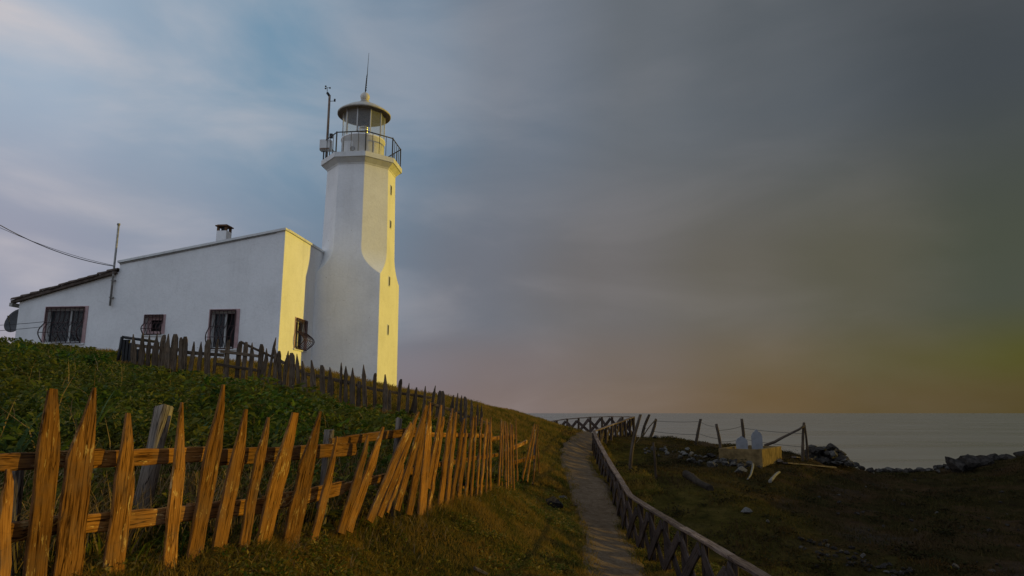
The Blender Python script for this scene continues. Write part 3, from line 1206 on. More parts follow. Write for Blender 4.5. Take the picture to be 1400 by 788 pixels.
top_ = q0 + UP * 1.32
m_ = MB()
m_.tube(sag(top_, P(-160, 190, 17), .62), .013, 5)
tag(m_.build('overhead_cable', M_cable), 'thick dark cable sagging from the wall pole to the upper left', 'cable')
m_ = MB()
m_.tube(sag(top_ + UP * .02, P(-170, 215, 18.5), .42), .007, 4)
tag(m_.build('overhead_cable', M_cable), 'thinner upper wire running close beside the thick dark cable', 'cable')
for a, b, lb in ((P(62, 440, 22.2), P(-60, 447, 20), 'upper thin wire stretched left from the large barred window'),
                 (P(58, 447, 22.2), P(-60, 455, 19.5), 'lower thin wire passing below the satellite dish')):
    m_ = MB()
    m_.tube(sag(a, b, .03, 8), .008, 4)
    tag(m_.build('clothes_line', M_cable), lb, 'wire')

# satellite dish at the left end of the house: a dark mesh bowl on an arm
dc = P(25, 440, 28.8)
root = empty('satellite_dish', Vector((dc.x, dc.y, h1(dc.x, dc.y))), 'dark round satellite dish half hidden behind the left end of the house', 'dish')
m_ = MB()
dn = (Vector((-.2, -.9, .3))).normalized()
dx_ = dn.cross(UP).normalized()
dy_ = dx_.cross(dn)
rings = []
for k in range(1, 8):
    r_ = .55 * k / 7
    rings.append([dc + (dx_ * math.cos(2 * math.pi * j / 24) + dy_ * math.sin(2 * math.pi * j / 24)) * r_ + dn * (.13 * (k / 7) ** 2) for j in range(24)])
m_.grid(rings, True, True, True)
rings2 = [[p - dn * .012 for p in r] for r in rings]
m_.grid(rings2, True, True, True)
m_.grid([rings[-1], rings2[-1]], True, True)
m_.build('bowl', M_dish, root)
m_ = MB()
m_.tube([dc - dn * .02, dc - dn * .12], .035, 6)
m_.tube([dc - dn * .1, Vector((dc.x - dn.x * .1, dc.y - dn.y * .1, h1(dc.x, dc.y) - .1))], .035, 6)
m_.build('mount', M_black, root)
m_ = MB()
m_.tube([dc - dy_ * .53 + dn * .12, dc + dn * .5], .010, 5)
m_.tube([dc + dn * .46, dc + dn * .54], .03, 8)
m_.build('feed_arm', M_black, root)

# low white bench under the large window
bb = hp(-7.75, -.75, 0)
gz = h1(bb.x, bb.y)
root = empty('bench', Vector((bb.x, bb.y, gz)), 'low pale bench standing under the large barred window', 'bench')
m_ = MB()
m_.box(Vector((bb.x, bb.y, 2.15)), (1.0, .34, .05), AX)
m_.build('seat', M_bench, root)
for s in (-.42, .42):
    m_ = MB()
    lz = (2.125 + gz - .1)
    m_.box(Vector((bb.x, bb.y, lz / 2)) + WD * s, (.06, .3, 2.125 - gz + .1), AX)
    m_.build('leg', M_black, root)

# ------------------------------------------------------------------ planks


def plank_mesh(L, w, th, top='point', seed=0, segs=8, wob=.012, foot=True):
    """weathered plank along +Z, width along X, thickness along Y"""
    r = random.Random(seed)
    mb = MB()
    rings = []
    cx = 0
    tip = {'point': .26, 'long': .42, 'blunt': .24, 'flat': 0, 'slant': .30, 'round': .12}[top]
    tl = min(.9 * L, tip * (w / .1) if top != 'long' else tip)
    zs = [L * k / segs for k in range(segs)] 
    zs = [z for z in zs if z < L - tl - .02] + ([L - tl] if tl else []) + ([L - tl * .45] if tl else []) + [L]
    skew = r.uniform(-.25, .25)
    for z in zs:
        cx += r.uniform(-wob, wob) * .6
        if tl and z > L - tl + 1e-6:
            t = (z - (L - tl)) / tl
            end = {'point': .10, 'long': .14, 'blunt': .42, 'slant': .22, 'round': .5}[top]
            k = 1 - t * (1 - end)
            if top == 'round':
                k = 1 - t * t * (1 - end)
            ww = w * k
            sx = skew * w * (1 - k)
        else:
            ww = w * (1 + r.uniform(-.07, .07))
            sx = 0
        tt = th * (1 + r.uniform(-.12, .12)) * (1 if not tl or z < L - .01 else .7)
        ch = min(ww, tt) * .16
        dy = r.uniform(-.004, .004)
        c = cx + sx
        a, b = ww / 2, tt / 2
        rings.append([Vector((c - a + ch, dy - b, z)), Vector((c + a - ch, dy - b, z)), Vector((c + a, dy - b + ch, z)), Vector((c + a, dy + b - ch, z)),
                      Vector((c + a - ch, dy + b, z)), Vector((c - a + ch, dy + b, z)), Vector((c - a, dy + b - ch, z)), Vector((c - a, dy - b + ch, z))])
    if top == 'flat' or top == 'blunt':
        for p in rings[-1]:
            p.z += p.x * r.uniform(-.35, .35) + r.uniform(-.006, .006)
    mb.grid(rings, True, False, True, True)
    return mb


def plank(name, a, b, w, th, face_dir, mat, parent, top='flat', seed=0, wob=.008, segs=8):
    """plank from world point a to b, its broad side towards face_dir"""
    a = Vector(a)
    b = Vector(b)
    z = (b - a).normalized()
    y = Vector(face_dir)
    y = (y - z * y.dot(z)).normalized()
    x = y.cross(z).normalized()
    m = Matrix((x, y, z)).transposed().to_4x4()
    m.translation = a
    mb = plank_mesh((b - a).length, w, th, top, seed, segs, wob)
    me = bpy.data.meshes.new(name)
    me.from_pydata([tuple(v) for v in mb.v], [], mb.f)
    me.materials.append(mat)
    o = bpy.data.objects.new(name, me)
    return place(o, m, parent)


def log(name, a, b, r0, r1, mat, parent=None, seed=0, bend=.02, n=9, segs=6):
    """rough round pole or log from a to b"""
    a = Vector(a)
    b = Vector(b)
    z = (b - a).normalized()
    x = z.orthogonal().normalized()
    y = z.cross(x)
    m = Matrix((x, y, z)).transposed().to_4x4()
    m.translation = a
    r = random.Random(seed)
    L = (b - a).length
    mb = MB()
    rings = []
    ph = [r.uniform(.85, 1.12) for _ in range(n)]
    bx, by = r.uniform(-bend, bend), r.uniform(-bend, bend)
    for k in range(segs + 1):
        t = k / segs
        c = Vector((bx * math.sin(t * 3.1) * 2 + r.uniform(-bend, bend) * .3, by * math.sin(t * 3.1) * 2, t * L))
        rad = r0 + (r1 - r0) * t
        rings.append([c + Vector((math.cos(2 * math.pi * j / n), math.sin(2 * math.pi * j / n), 0)) * rad * ph[j] * r.uniform(.92, 1.08) for j in range(n)])
    for p in rings[-1]:
        p.z += r.uniform(-.25, .25) * r1
    mb.grid(rings, True, True, True, True)
    me = bpy.data.meshes.new(name)
    me.from_pydata([tuple(v) for v in mb.v], [], mb.f)
    me.polygons.foreach_set('use_smooth', mb.sm)
    me.materials.append(mat)
    o = bpy.data.objects.new(name, me)
    return place(o, m, parent)


# ------------------------------------------------------------------ near picket fence
FX = np.array([-60, 60, 285, 415, 575, 650, 690, 735, 760], float)
FY = np.array([3.36, 3.76, 4.83, 5.8, 7.66, 9.3, 11.5, 15.4, 17.5])


def fY(x):
    # 1/Y is linear in the picture along a straight run
    return 1 / float(np.interp(x, FX, 1 / FY))


def fence_normal(x):
    a, b = P(x - 15, 650, fY(x - 15)), P(x + 15, 650, fY(x + 15))
    d = Vector((b.x - a.x, b.y - a.y, 0)).normalized()
    return Vector((d.y, -d.x, 0))      # towards the path and the sun


near = [  # top x, y, bottom x, y, width px, top shape
    (3, 642, -8, 850, 15, 'blunt'), (67, 533, 40, 806, 30, 'blunt'), (119, 530, 84, 800, 35, 'point'), (173, 565, 147, 800, 27, 'slant'),
    (250, 551, 228, 764, 20, 'long'), (303, 527, 262, 751, 25, 'long'), (333, 560, 291, 770, 23, 'slant'), (357, 570, 321, 770, 16, 'slant'),
    (397, 565, 350, 760, 29, 'blunt'), (432, 562, 391, 749, 26, 'point'), (456, 597, 424, 731, 12, 'long'),
    (500, 596, 466, 713, 14, 'slant'), (521, 584, 477, 711, 14, 'slant'), (556, 576, 506, 699, 10, 'blunt'), (566, 561, 518, 692, 8, 'slant'),
    (549, 636, 530, 687, 5, 'blunt'), (579, 555, 542, 684, 9, 'blunt'), (577, 579, 557, 690, 10, 'slant'), (585, 551, 572, 691, 13, 'long'),
    (600, 555, 582, 655, 9, 'slant'), (603, 570, 584, 686, 6, 'blunt'), (614, 558, 598, 681, 9, 'point'), (621, 564, 608, 679, 7, 'slant'),
    (629, 573, 614, 681, 7, 'blunt'), (634, 588, 623, 678, 8, 'slant'), (643, 570, 633, 678, 5, 'blunt'), (647, 568, 640, 676, 6, 'long'),
    (655, 571, 648, 677, 6, 'slant'), (662, 573, 653, 677, 5, 'blunt'), (664, 581, 661, 667, 4, 'slant'), (668, 570, 666, 667, 5, 'point'),
    (682, 573, 678, 669, 4, 'slant'), (685, 576, 683, 667, 3.5, 'blunt'), (687, 576, 688, 669, 4, 'point'), (691, 578, 692, 669, 4, 'slant'),
    (695, 578, 696, 668, 4, 'blunt'), (698, 580, 699, 667, 3.5, 'slant'), (702, 573, 704, 650, 4, 'long'),
    (729, 579, 713, 650, 4, 'slant'), (731, 579, 719, 653, 4.5, 'slant'), (734, 581, 727, 656, 4, 'long'), (733, 612, 735, 648, 3, 'blunt'),
]
fr = P(285, 757, fY(285))
near_fence = empty('picket_fence', fr, 'sunlit weathered picket fence with leaning orange brown pales along the near bank', 'fence')
for i, (tx, ty, bx, by, w, st) in enumerate(near):
    yb = fY(bx)
    yt = fY(tx) * .55 + yb * .45
    a, b = P(bx, by, yb), P(tx, ty, yt)
    n = fence_normal(bx)
    d = (b - a).normalized()
    vd = Vector((a.x, a.y, 0)).normalized()
    cs = max(.5, abs(n.dot(vd)))       # pales are seen slightly edge on
    off = n * (.03 + rnd.uniform(0, .012))
    plank('picket', a + off - d * .10, b + off, w * (.84 if i < 4 else .72) / FPX * yb / cs, .024, n + Vector((rnd.uniform(-.08, .08), rnd.uniform(-.08, .08), 0)), M_fence, near_fence, st, 100 + i, .014, 9)
# rails: (x0, y0, x1, y1, height px)
for i, (x0, y0, x1, y1, h) in enumerate([(-60, 634, 140, 628, 23), (132, 629, 300, 625, 21), (290, 626, 487, 613, 19), (455, 606, 570, 590, 11), (560, 594, 668, 596, 6),
                                         (-60, 744, 110, 717, 25), (100, 719, 275, 699, 22), (262, 700, 372, 689, 20), (364, 690, 470, 668, 19),
                                         (460, 671, 514, 655, 10), (500, 660, 600, 635, 9), (590, 637, 682, 622, 6), (664, 602, 704, 596, 5), (697, 616, 722, 604, 5), (697, 634, 733, 624, 5), (634, 667, 668, 664, 5)]):
    a, b = P(x0, y0, fY(x0)), P(x1, y1, fY(x1))
    n = fence_normal((x0 + x1) / 2)
    o = n * (-.02 - .012 * (i % 2))
    ym = fY((x0 + x1) / 2)
    plank('rail', a + o, b + o, h / FPX * ym, .042, n, M_fence, near_fence, 'flat', 300 + i, .006, 8)
# posts behind the rails
for i, (tx, ty, bx, by, w) in enumerate([(462, 588, 448, 720, 13), (300 - 260, 640, 28, 800, 16), (556, 572, 548, 690, 9), (644, 572, 643, 680, 6), (706, 581, 706, 655, 4), (736, 592, 735, 660, 4)]):
    yb = fY(bx)
    n = fence_normal(bx)
    a, b = P(bx, by, yb) - n * .09, P(tx, ty, yb + .1) - n * .09
    log('post', a - UP * .15, b, w / FPX * yb * .55, w / FPX * yb * .48, M_post, near_fence, 40 + i, .01)
# the thick split log that leans behind the fence
a, b = P(182, 716, fY(190) + .42), P(224, 556, fY(200) + .52)
lg = log('leaning_post', a - UP * .3, b, .062, .060, M_pale, near_fence, 77, .012, 10, 8)
tag(lg, 'thick grey split log leaning behind the rails')

# ------------------------------------------------------------------ upper picket fence
UX = np.array([150, 250, 330, 400, 480, 560, 640, 680], float)
UYd = np.array([15.0, 15.2, 15.4, 15.2, 15.2, 15.6, 16.4, 17.0])


def uY(x):
    return float(np.interp(x, UX, UYd))


def z8(x, y): return (160 + x * .2286, 440 + y * .2286)
def z7(x, y): return (460 + x * .3045, 500 + y * .3045)


up_list = []
for (x, y, w, lean) in [(105, 75, 8, 0), (160, 70, 9, 3), (195, 80, 6, 2), (237, 75, 8, 3), (281, 80, 7, 4), (312, 74, 8, 2), (356, 75, 10, 5), (385, 95, 5, 1), (414, 90, 8, 3),
                        (466, 120, 6, 6), (512, 120, 6, 5), (549, 108, 8, 2), (602, 105, 4, 4), (668, 110, 5, 2), (741, 120, 7, 4), (776, 122, 6, 4), (816, 125, 6, 3), (873, 135, 7, 4), (905, 160, 6, 6),
                        (950, 95, 3.5, 8), (948, 155, 5, 1), (970, 176, 6, -3), (1021, 175, 6, 4), (1050, 187, 8, 1), (1070, 194, 5, -4), (1116, 235, 8, -3), (1174, 230, 8, -1), (1231, 260, 7, 0), (1280, 272, 9, 0), (1342, 245, 3, 1), (1375, 265, 4, 1)]:
    px, py = z8(x, y)
    up_list.append((px, py, w, lean))
for (x, y, w, lean) in [(22, -10, 3, 1), (45, 5, 4, 1), (75, 10, 8, 0), (122, -4, 6, -2), (176, 34, 5, 1), (222, 40, 7, 1), (241, 110, 5, 0), (289, 61, 5, 3), (328, 78, 5, 3), (362, 98, 9, 6), (400, 92, 4, 3),
                        (446, 90, 4, 7), (468, 113, 6, 5), (478, 114, 5, 0), (522, 133, 5, 2), (540, 123, 4, 2), (561, 134, 4, 0), (580, 139, 5, 0), (606, 152, 4, 1), (634, 172, 4, 2), (655, 180, 4, 2)]:
    px, py = z7(x, y)
    up_list.append((px, py, w, lean))
ur = P(400, 535, uY(400))
up_fence = empty('picket_fence', ur, 'dark weathered picket fence on the rise in front of the house and lighthouse', 'fence')
for i, (px, py, w, lean) in enumerate(up_list):
    Y = uY(px)
    t = P(px, py, Y)
    bx = px - lean
    gx_ = (bx - 700) / FPX * Y * 1.0
    gz_ = h1(P(bx, py + 45, Y).x, Y)
    a = P(bx, py + 45, Y)
    d = (t - a).normalized()
    k = max(.4, (t.z - gz_ + .12) / max(d.z, .5))
    a = t - d * k
    st = rnd.choice(['point', 'round', 'slant', 'round', 'point']) if w > 4.5 else 'slant'
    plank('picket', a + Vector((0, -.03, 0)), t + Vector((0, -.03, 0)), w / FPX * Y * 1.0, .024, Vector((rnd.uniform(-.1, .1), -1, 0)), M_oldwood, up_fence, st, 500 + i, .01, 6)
for i, (p, q, h) in enumerate([(z8(88, 140), z8(372, 166), 4.6), (z8(398, 183), z8(640, 200), 4.6), (z8(620, 178), z8(862, 212), 4.2), (z8(738, 120), z8(985, 235), 3.2), (z8(985, 240), z8(1150, 320), 4.2),
                                (z8(1120, 310), z8(1420, 368), 4.2), (z8(578, 252), z8(836, 292), 4.0), (z7(-20, 62), z7(180, 108), 4.0), (z7(160, 106), z7(425, 146), 3.6), (z7(410, 165), z7(560, 215), 3.6), (z7(540, 210), z7(690, 262), 3)]):
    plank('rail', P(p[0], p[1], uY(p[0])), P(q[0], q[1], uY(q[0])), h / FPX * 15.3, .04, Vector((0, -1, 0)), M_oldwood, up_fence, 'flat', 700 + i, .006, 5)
for i, (x, y) in enumerate([z8(395, 140), z8(655, 150), z8(1020, 200), z7(100, 72), z7(470, 140)]):
    Y = uY(x)
    t = P(x, y, Y) + Vector((0, .06, 0))
    gz_ = h1(t.x, t.y)
    log('post', Vector((t.x, t.y, gz_ - .25)), t, .06, .052, M_oldwood, up_fence, 60 + i, .01)

# dark framed gate panel at the left end of the upper fence
ga, gb = P(167, 461, 15.35), P(216, 468, 15.45)
gz_ = h1(ga.x, ga.y)
gate = empty('garden_gate', Vector((ga.x, ga.y, gz_)), 'dark iron framed gate panel at the left end of the upper fence', 'gate')
for a, b in ((ga, gb), (Vector((ga.x - .04, ga.y, gz_)), ga), (Vector((gb.x, gb.y, h1(gb.x, gb.y))), gb)):
    m_ = MB()
    m_.tube([a, b], .035, 6)
    m_.build('frame_bar', M_black, gate)
m_ = MB()
c_ = P(176, 474, 15.4)
for k in range(6):
    rr = [.24, .27, .24, .20, .18, .12][k]
    m_.tube([Vector((ga.x + .06 + k * .075, ga.y + .03, gz_ - .05)), Vector((ga.x + .05 + k * .08, ga.y + .03, ga.z - .06 - .07 * max(0, k - 1)))], .045, 5)
m_.build('sheet_panel', M_black, gate)

# ------------------------------------------------------------------ railing along the path
AP = P(1040, 788, 6.3)


def railing(name, label, pts, bay, h, seed):
    """pts: ground polyline; square posts, a flat top board and crossed braces in every bay"""
    pts = [Vector(p) for p in pts]
    ln = [0]
    for a, b in zip(pts[:-1], pts[1:]):
        ln.append(ln[-1] + (b - a).length)
    n = int(round(ln[-1] / bay))
    st = []
    for k in range(n + 1):
        s = ln[-1] * k / n
        j = max(i for i in range(len(ln)) if ln[i] <= s + 1e-6)
        j = min(j, len(pts) - 2)
        q = pts[j].lerp(pts[j + 1], (s - ln[j]) / (ln[j + 1] - ln[j]))
        st.append(q)
    root = empty(name, st[0].copy(), label, 'railing')
    rr = random.Random(seed)
    for k, q in enumerate(st):
        nxt = st[min(k + 1, n)]
        prv = st[max(k - 1, 0)]
        d = (nxt - prv)
        d = Vector((d.x, d.y, 0)).normalized()
        nn = Vector((d.y, -d.x, 0))
        lean = Vector((rr.uniform(-.03, .03), rr.uniform(-.03, .03), 0))
        zb = min(q.z, h1(q.x, q.y)) - .2
        plank('post', Vector((q.x, q.y, zb)), q + UP * (h - .012) + lean, .085, .075, nn, M_trailshade, root, 'flat', seed + k, .004, 4)
        if k < n:
            d2 = (nxt - q).normalized()
            n2 = Vector((d2.y, -d2.x, 0)).normalized()
            a0, b0 = q + UP * (.05 + rr.uniform(-.04, .05)) - n2 * .045, nxt + UP * (h - .06 - rr.uniform(0, .07)) - n2 * .045
            plank('brace', a0, b0, .145, .024, n2, M_trailshade, root, 'flat', seed + 200 + k, .003, 4)
            a0, b0 = q + UP * (h - .06 - rr.uniform(0, .07)) - n2 * .072, nxt + UP * (.05 + rr.uniform(-.04, .05)) - n2 * .072
            plank('brace', a0, b0, .145, .024, n2, M_trailshade, root, 'flat', seed + 400 + k, .003, 4)
    # top boards span two or three bays and follow the bends
    k = 0
    while k < n:
        k2 = min(n, k + 2)
        a, b = st[k], st[k2]
        d2 = (b - a).normalized()
        plank('top_rail', a + UP * (h + .01 + .004 * (k // 2 % 2)) - d2 * .03, b + UP * (h + .01 + .004 * (k // 2 % 2)) + d2 * .03, .105, .036, UP, M_traillit, root, 'flat', seed + 600 + k, .004, 5)
        k = k2
    return root


RH = .72


def top2ground(x, y, Y):
    p = P(x, y, Y)
    return Vector((p.x, p.y, p.z - RH))


line_near = [top2ground(1120, 836, 5.3), top2ground(1040, 788, 6.3), top2ground(924, 718, 9.2), top2ground(863, 681, 12.2), top2ground(840, 644, 15.2), top2ground(824, 617, 18.6), top2ground(815, 599, 21.3), top2ground(812, 591, 22.8)]
railing('path_railing', 'grey wooden railing with crossed braces running down beside the footpath', line_near, .86, RH, 1000)
line_far = [top2ground(812.5, 590, 23.0), top2ground(866, 571, 27.6)]
railing('path_railing', 'short sunlit stretch of crossed railing angling out from the head of the path', line_far, .62, RH, 2000)
line_far2 = [top2ground(866, 570.5, 27.8), top2ground(820, 570, 30.5), top2ground(768, 574, 33), top2ground(735, 580, 35)]
railing('path_railing', 'distant dark railing silhouetted against the sea above the path', line_far2, .9, RH, 3000)

# ------------------------------------------------------------------ wire fence poles on the seaward side
poles = [
    (876, 567, 863, 644, 18.0, .05, 'tall leaning wooden pole nearest the corner of the railing'),
    (888, 567, 879, 600, 27.0, .06, 'crooked dark pole just right of the railing corner'),
    (897, 573, 887, 601, 27.2, .06, 'leaning dark pole, rightmost of the pair beside the railing corner'),
    (893, 605, 897, 657, 16.0, .035, 'short thin broken pole standing alone in the grass right of the path'),
    (958, 573, 951, 611, 26.0, .055, 'lone dark pole against the sea midway to the grave'),
    (979, 580, 985, 616, 24.0, .055, 'dark pole leaning left just before the concrete grave'),
    (1014, 573, 1017, 618, 24.6, .065, 'dark pole rising behind the nearer headstone'),
    (1099, 578, 1098, 631, 23.2, .05, 'upright pole carrying the slanting beam right of the grave'),
]
tops = []
for i, (tx, ty, bx, by, Y, r_, lb) in enumerate(poles):
    t, b = P(tx, ty, Y), P(bx, by, Y)
    g = h1(b.x, b.y)
    d = (t - b).normalized()
    b = t - d * ((t.z - g + .2) / max(.5, d.z))
    o = log('fence_pole', b, t, r_ * 1.1, r_ * .85, M_pole, None, 800 + i, .035, 8, 7)
    tag(o, lb, 'pole', 'wire fence poles by the cliff')
    tops.append((b, t))
o = log('fence_pole', P(1104, 631, 23.4) - UP * .15, P(1100, 581, 23.25), .045, .03, M_pole, None, 831, .02)
tag(o, 'thin prop leaning against the upright pole right of the grave', 'pole')
o = log('slanting_beam', P(1046, 610, 23.0), P(1099, 583, 23.15), .05, .035, M_pole, None, 832, .05, 8, 8)
tag(o, 'crooked beam slanting from the grave up to the pole', 'beam')
o = log('slanting_stake', P(879, 597, 26.9), P(896, 574, 27.1), .02, .018, M_pole, None, 833, .02)
tag(o, 'thin stick slanting between the two poles at the railing corner', 'stick')
wl = [(2, 4, .92), (2, 4, .5), (4, 5, .9), (4, 5, .55), (5, 6, .8), (5, 6, .45), (6, 7, .75), (6, 7, .45), (0, 1, .55)]
lbls = ['upper wire between the railing corner and the lone pole', 'lower wire between the railing corner and the lone pole', 'upper wire between the lone pole and the left leaning pole', 'lower wire between the lone pole and the left leaning pole',
        'upper wire behind the grave, left span', 'lower wire behind the grave, left span', 'upper wire above the grave running to the upright pole', 'lower wire behind the headstones running to the upright pole', 'wire between the tall leaning pole and the crooked pole']
for (i, j, s), lb in zip(wl, lbls):
    a = tops[i][0].lerp(tops[i][1], s)
    b = tops[j][0].lerp(tops[j][1], s)
    m_ = MB()
    m_.tube(sag(a, b, .03, 10), .007, 4)
    tag(m_.build('fence_wire', M_wire), lb, 'wire', 'wires of the cliff fence')

# ------------------------------------------------------------------ grave
k0 = P(1043, 637, 20.0)
GYv = Vector((.55, .835, 0)).normalized()
GXv = Vector((-.835, .55, 0)).normalized()
gw, gl = 1.24, 2.45
zt_ = P(1043, 615, 20).z
zb_ = -1.9
root = empty('grave_surround', Vector((k0.x, k0.y, zb_ + .25)), 'open concrete grave surround with its end wall lit orange', 'grave')
th = .14
o3 = Vector((k0.x, k0.y, 0))


def gp(u, v, z):
    return o3 + GXv * u + GYv * v + UP * z


zmid = (zt_ + zb_) / 2
for nm, c, s in (('front_wall', gp(gw / 2, th / 2, zmid), (gw, th, zt_ - zb_)), ('back_wall', gp(gw / 2, gl - th / 2, zmid + .0), (gw, th, zt_ - zb_)),
                 ('side_wall', gp(th / 2, gl / 2, zmid + .004), (th, gl - 2 * th, zt_ - zb_)), ('side_wall', gp(gw - th / 2, gl / 2, zmid + .004), (th, gl - 2 * th, zt_ - zb_))):
    m_ = MB()
    m_.box(c, s, (GXv, GYv, UP))
    m_.build(nm, M_concrete, root)
m_ = MB()
m_.box(gp(gw / 2, gl / 2, zt_ - .33), (gw - 2 * th, gl - 2 * th, .3), (GXv, GYv, UP))
m_.build('earth_fill', M_ground, root)


def headstone(c, w, h, th, label, seed):
    m = MB()
    prof = [(-w / 2, 0), (w / 2, 0), (w / 2 * 1.0, h * .70)]
    for k in range(1, 8):
        a = math.pi * k / 8
        prof.append((w / 2 * math.cos(a) * .92, h * .72 + math.sin(a) ** 1.0 * h * .20 + (h * .08 if k == 4 else 0)))
    prof.append((-w / 2, h * .70))
    X, Yv = WD, Vector((WD.y, -WD.x, 0))
    tilt = Vector((.0, .0, 0))
    f = [Vector(c) + X * a + UP * z - Yv * th / 2 for a, z in prof]
    bk = [Vector(c) + X * a + UP * z + Yv * th / 2 for a, z in prof]
    m.grid([f, bk], True, False, True, True)
    r_ = empty('headstone', c, label, 'headstone')
    m.build('slab', M_marble, r_)
    s = MB()
    s.box(Vector(c) + UP * .0, (w * 1.15, th * 1.8, .1), (X, Yv, UP))
    s.build('base', M_marble, r_)


p1 = P(1014.5, 613, 20.9)
headstone(Vector((p1.x, p1.y, zt_ - .18)), .33, P(1014, 596, 20.9).z - zt_ + .18, .08, 'nearer white headstone rising behind the front wall of the grave', 1)
p2 = P(1035, 606, 21.7)
headstone(Vector((p2.x, p2.y, zt_ - .18)), .32, P(1035, 587, 21.7).z - zt_ + .18, .08, 'farther pale headstone at the back of the grave', 2)

# ------------------------------------------------------------------ rocks


def rock_mesh(seed, mat, flat=.65, sub=2):
    import bmesh
    bm = bmesh.new()
    bmesh.ops.create_icosphere(bm, subdivisions=sub, radius=1)
    r = random.Random(seed)
    pl = [(Vector((r.uniform(-1, 1), r.uniform(-1, 1), r.uniform(-1, 1))).normalized(), r.uniform(.38, .72)) for _ in range(13)]
    for v in bm.verts:
        for n, d in pl:
            k = v.co.dot(n)
            if k > d:
                v.co -= n * (k - d)
        v.co += Vector((r.uniform(-.03, .03), r.uniform(-.03, .03), r.uniform(-.03, .03)))
        v.co.z *= flat
    me = bpy.data.meshes.new('rock')
    bm.to_mesh(me)
    bm.free()
    me.materials.append(mat)
    return me


RK = {k: [rock_mesh(s + off, m) for s in range(4)] for k, m, off in (('grey', M_stone, 0), ('dark', M_stoned, 10), ('pale', M_stonep, 20))}


def rock(pos, size, kind, label, group=None, squash=(1, 1, 1), name='rock', sink=.25):
    me = rnd.choice(RK[kind])
    o = bpy.data.objects.new(name, me)
    m = Matrix.Translation(Vector(pos) + UP * size * (.65 - sink) * squash[2]) @ Matrix.Rotation(rnd.uniform(0, 6.28), 4, 'Z') @ Matrix.Rotation(rnd.uniform(-.3, .3), 4, 'X') @ Matrix.Diagonal((size * squash[0] * rnd.uniform(.8, 1.25), size * squash[1] * rnd.uniform(.8, 1.25), size * squash[2] * rnd.uniform(.8, 1.1), 1))
    place(o, m)
    tag(o, label, 'rock', group)
    return o


rock(G(758, 697), .24, 'dark', 'dark boulder half sunk in the grass at the left edge of the path')
rock(G(770, 684), .11, 'grey', 'small grey stone beside the dark boulder at the path edge')
rock(G(784, 695), .10, 'dark', 'flat dark stone lying on the footpath', None, (2.2, .8, .35))
# pale stones in the grass in front of the wire fence
for k in range(30):
    x = rnd.uniform(878, 962)
    y = 613 + (x - 878) * .17 + rnd.gauss(0, 6)
    rock(G(x, y), rnd.uniform(.06, .15), rnd.choice(['grey', 'pale', 'grey']), 'small pale stone scattered in the grass between railing and grave', 'pale stones in the seaward grass')
for k in range(34):
    x = rnd.uniform(935, 1046)
    y = 634 + rnd.gauss(0, 4) + (4 if x > 1000 else 0)
    rock(G(x, y), rnd.uniform(.07, .18), rnd.choice(['grey', 'dark', 'dark', 'grey']), 'grey stone among the rubble at the foot of the grave', 'rubble round the grave')
rock(G(1012, 649), .22, 'pale', 'pale boulder lying in the grass below the grave')
rock(G(945, 656), .16, 'pale', 'pale stone at the upper end of the fallen log')
rock(G(1020, 703), .12, 'pale', 'single pale stone alone in the middle of the grass right of the railing')
rock(G(1050, 715), .07, 'grey', 'tiny grey stone lying alone below the single pale stone')
# dry stone heap right of the upright pole
for k in range(85):
    x = rnd.uniform(1104, 1166)
    t = (x - 1104) / 62
    Y = rnd.uniform(24.5, 27.5)
    hmax = (616 + 22 * max(0, t - .55) / .45)
    p = P(x, rnd.uniform(hmax, 638), Y)
    z0 = h1(p.x, p.y)
    rock((p.x, p.y, max(p.z, z0 - .05)), rnd.uniform(.14, .34), rnd.choice(['dark', 'dark', 'grey']), 'dark stone in the tumbled heap right of the upright pole', 'stones of the tumbled heap')
def skyline(x):
    """ground point that forms the skyline in the direction of photo column x"""
    Ys = np.arange(22, 34, .15)
    dx_ = (x - 700) / FPX / math.cos(PITCH) * .985
    zz = H(dx_ * Ys, Ys)
    i = int(np.argmax(zz / Ys))
    return Vector((dx_ * Ys[i], Ys[i], zz[i]))


for k in range(46):
    x = 1165 + 140 * (k + rnd.random()) / 46
    p = skyline(x)
    rock((p.x, p.y + rnd.uniform(-.4, .3), p.z), rnd.uniform(.09, .26), rnd.choice(['dark', 'dark', 'grey']), 'low dark stone along the cliff edge between the two heaps', 'stones along the cliff edge')
for k in range(34):
    x = rnd.uniform(1306, 1480)
    p = skyline(x)
    rock((p.x, p.y + rnd.uniform(-1.2, .3), p.z - rnd.uniform(0, .15)), rnd.uniform(.22, .5), 'dark', 'dark blocky rock in the outcrop at the right edge of the cliff', 'outcrop rocks at the right', (1, 1, .9))
for x, y, sz, lb in ((1311, 640, .55, 'tall dark rock at the left end of the outcrop on the cliff edge'), (1327, 639, .62, 'upright square dark block second from the left end of the outcrop')):
    p = P(x, y, 28.0)
    rock((p.x, p.y, h1(p.x, p.y)), sz, 'dark', lb, None, (1, 1, 1.25))
for k in range(60):
    x = rnd.uniform(1090, 1260)
    y = 748 + (x - 1090) * .28 + rnd.gauss(0, 7)
    rock(G(x, min(y, 815)), rnd.uniform(.03, .075), rnd.choice(['dark', 'grey', 'dark', 'dark']), 'stone in the broken strip of rubble at the lower right', 'lower right rubble strip')
for k in range(44):
    x = rnd.uniform(1080, 1400)
    y = rnd.uniform(655, 785)
    rock(G(x, y), rnd.uniform(.03, .085), rnd.choice(['dark', 'dark', 'dark', 'grey']), 'small stone scattered over the dark slope at the right', 'stones on the dark slope')

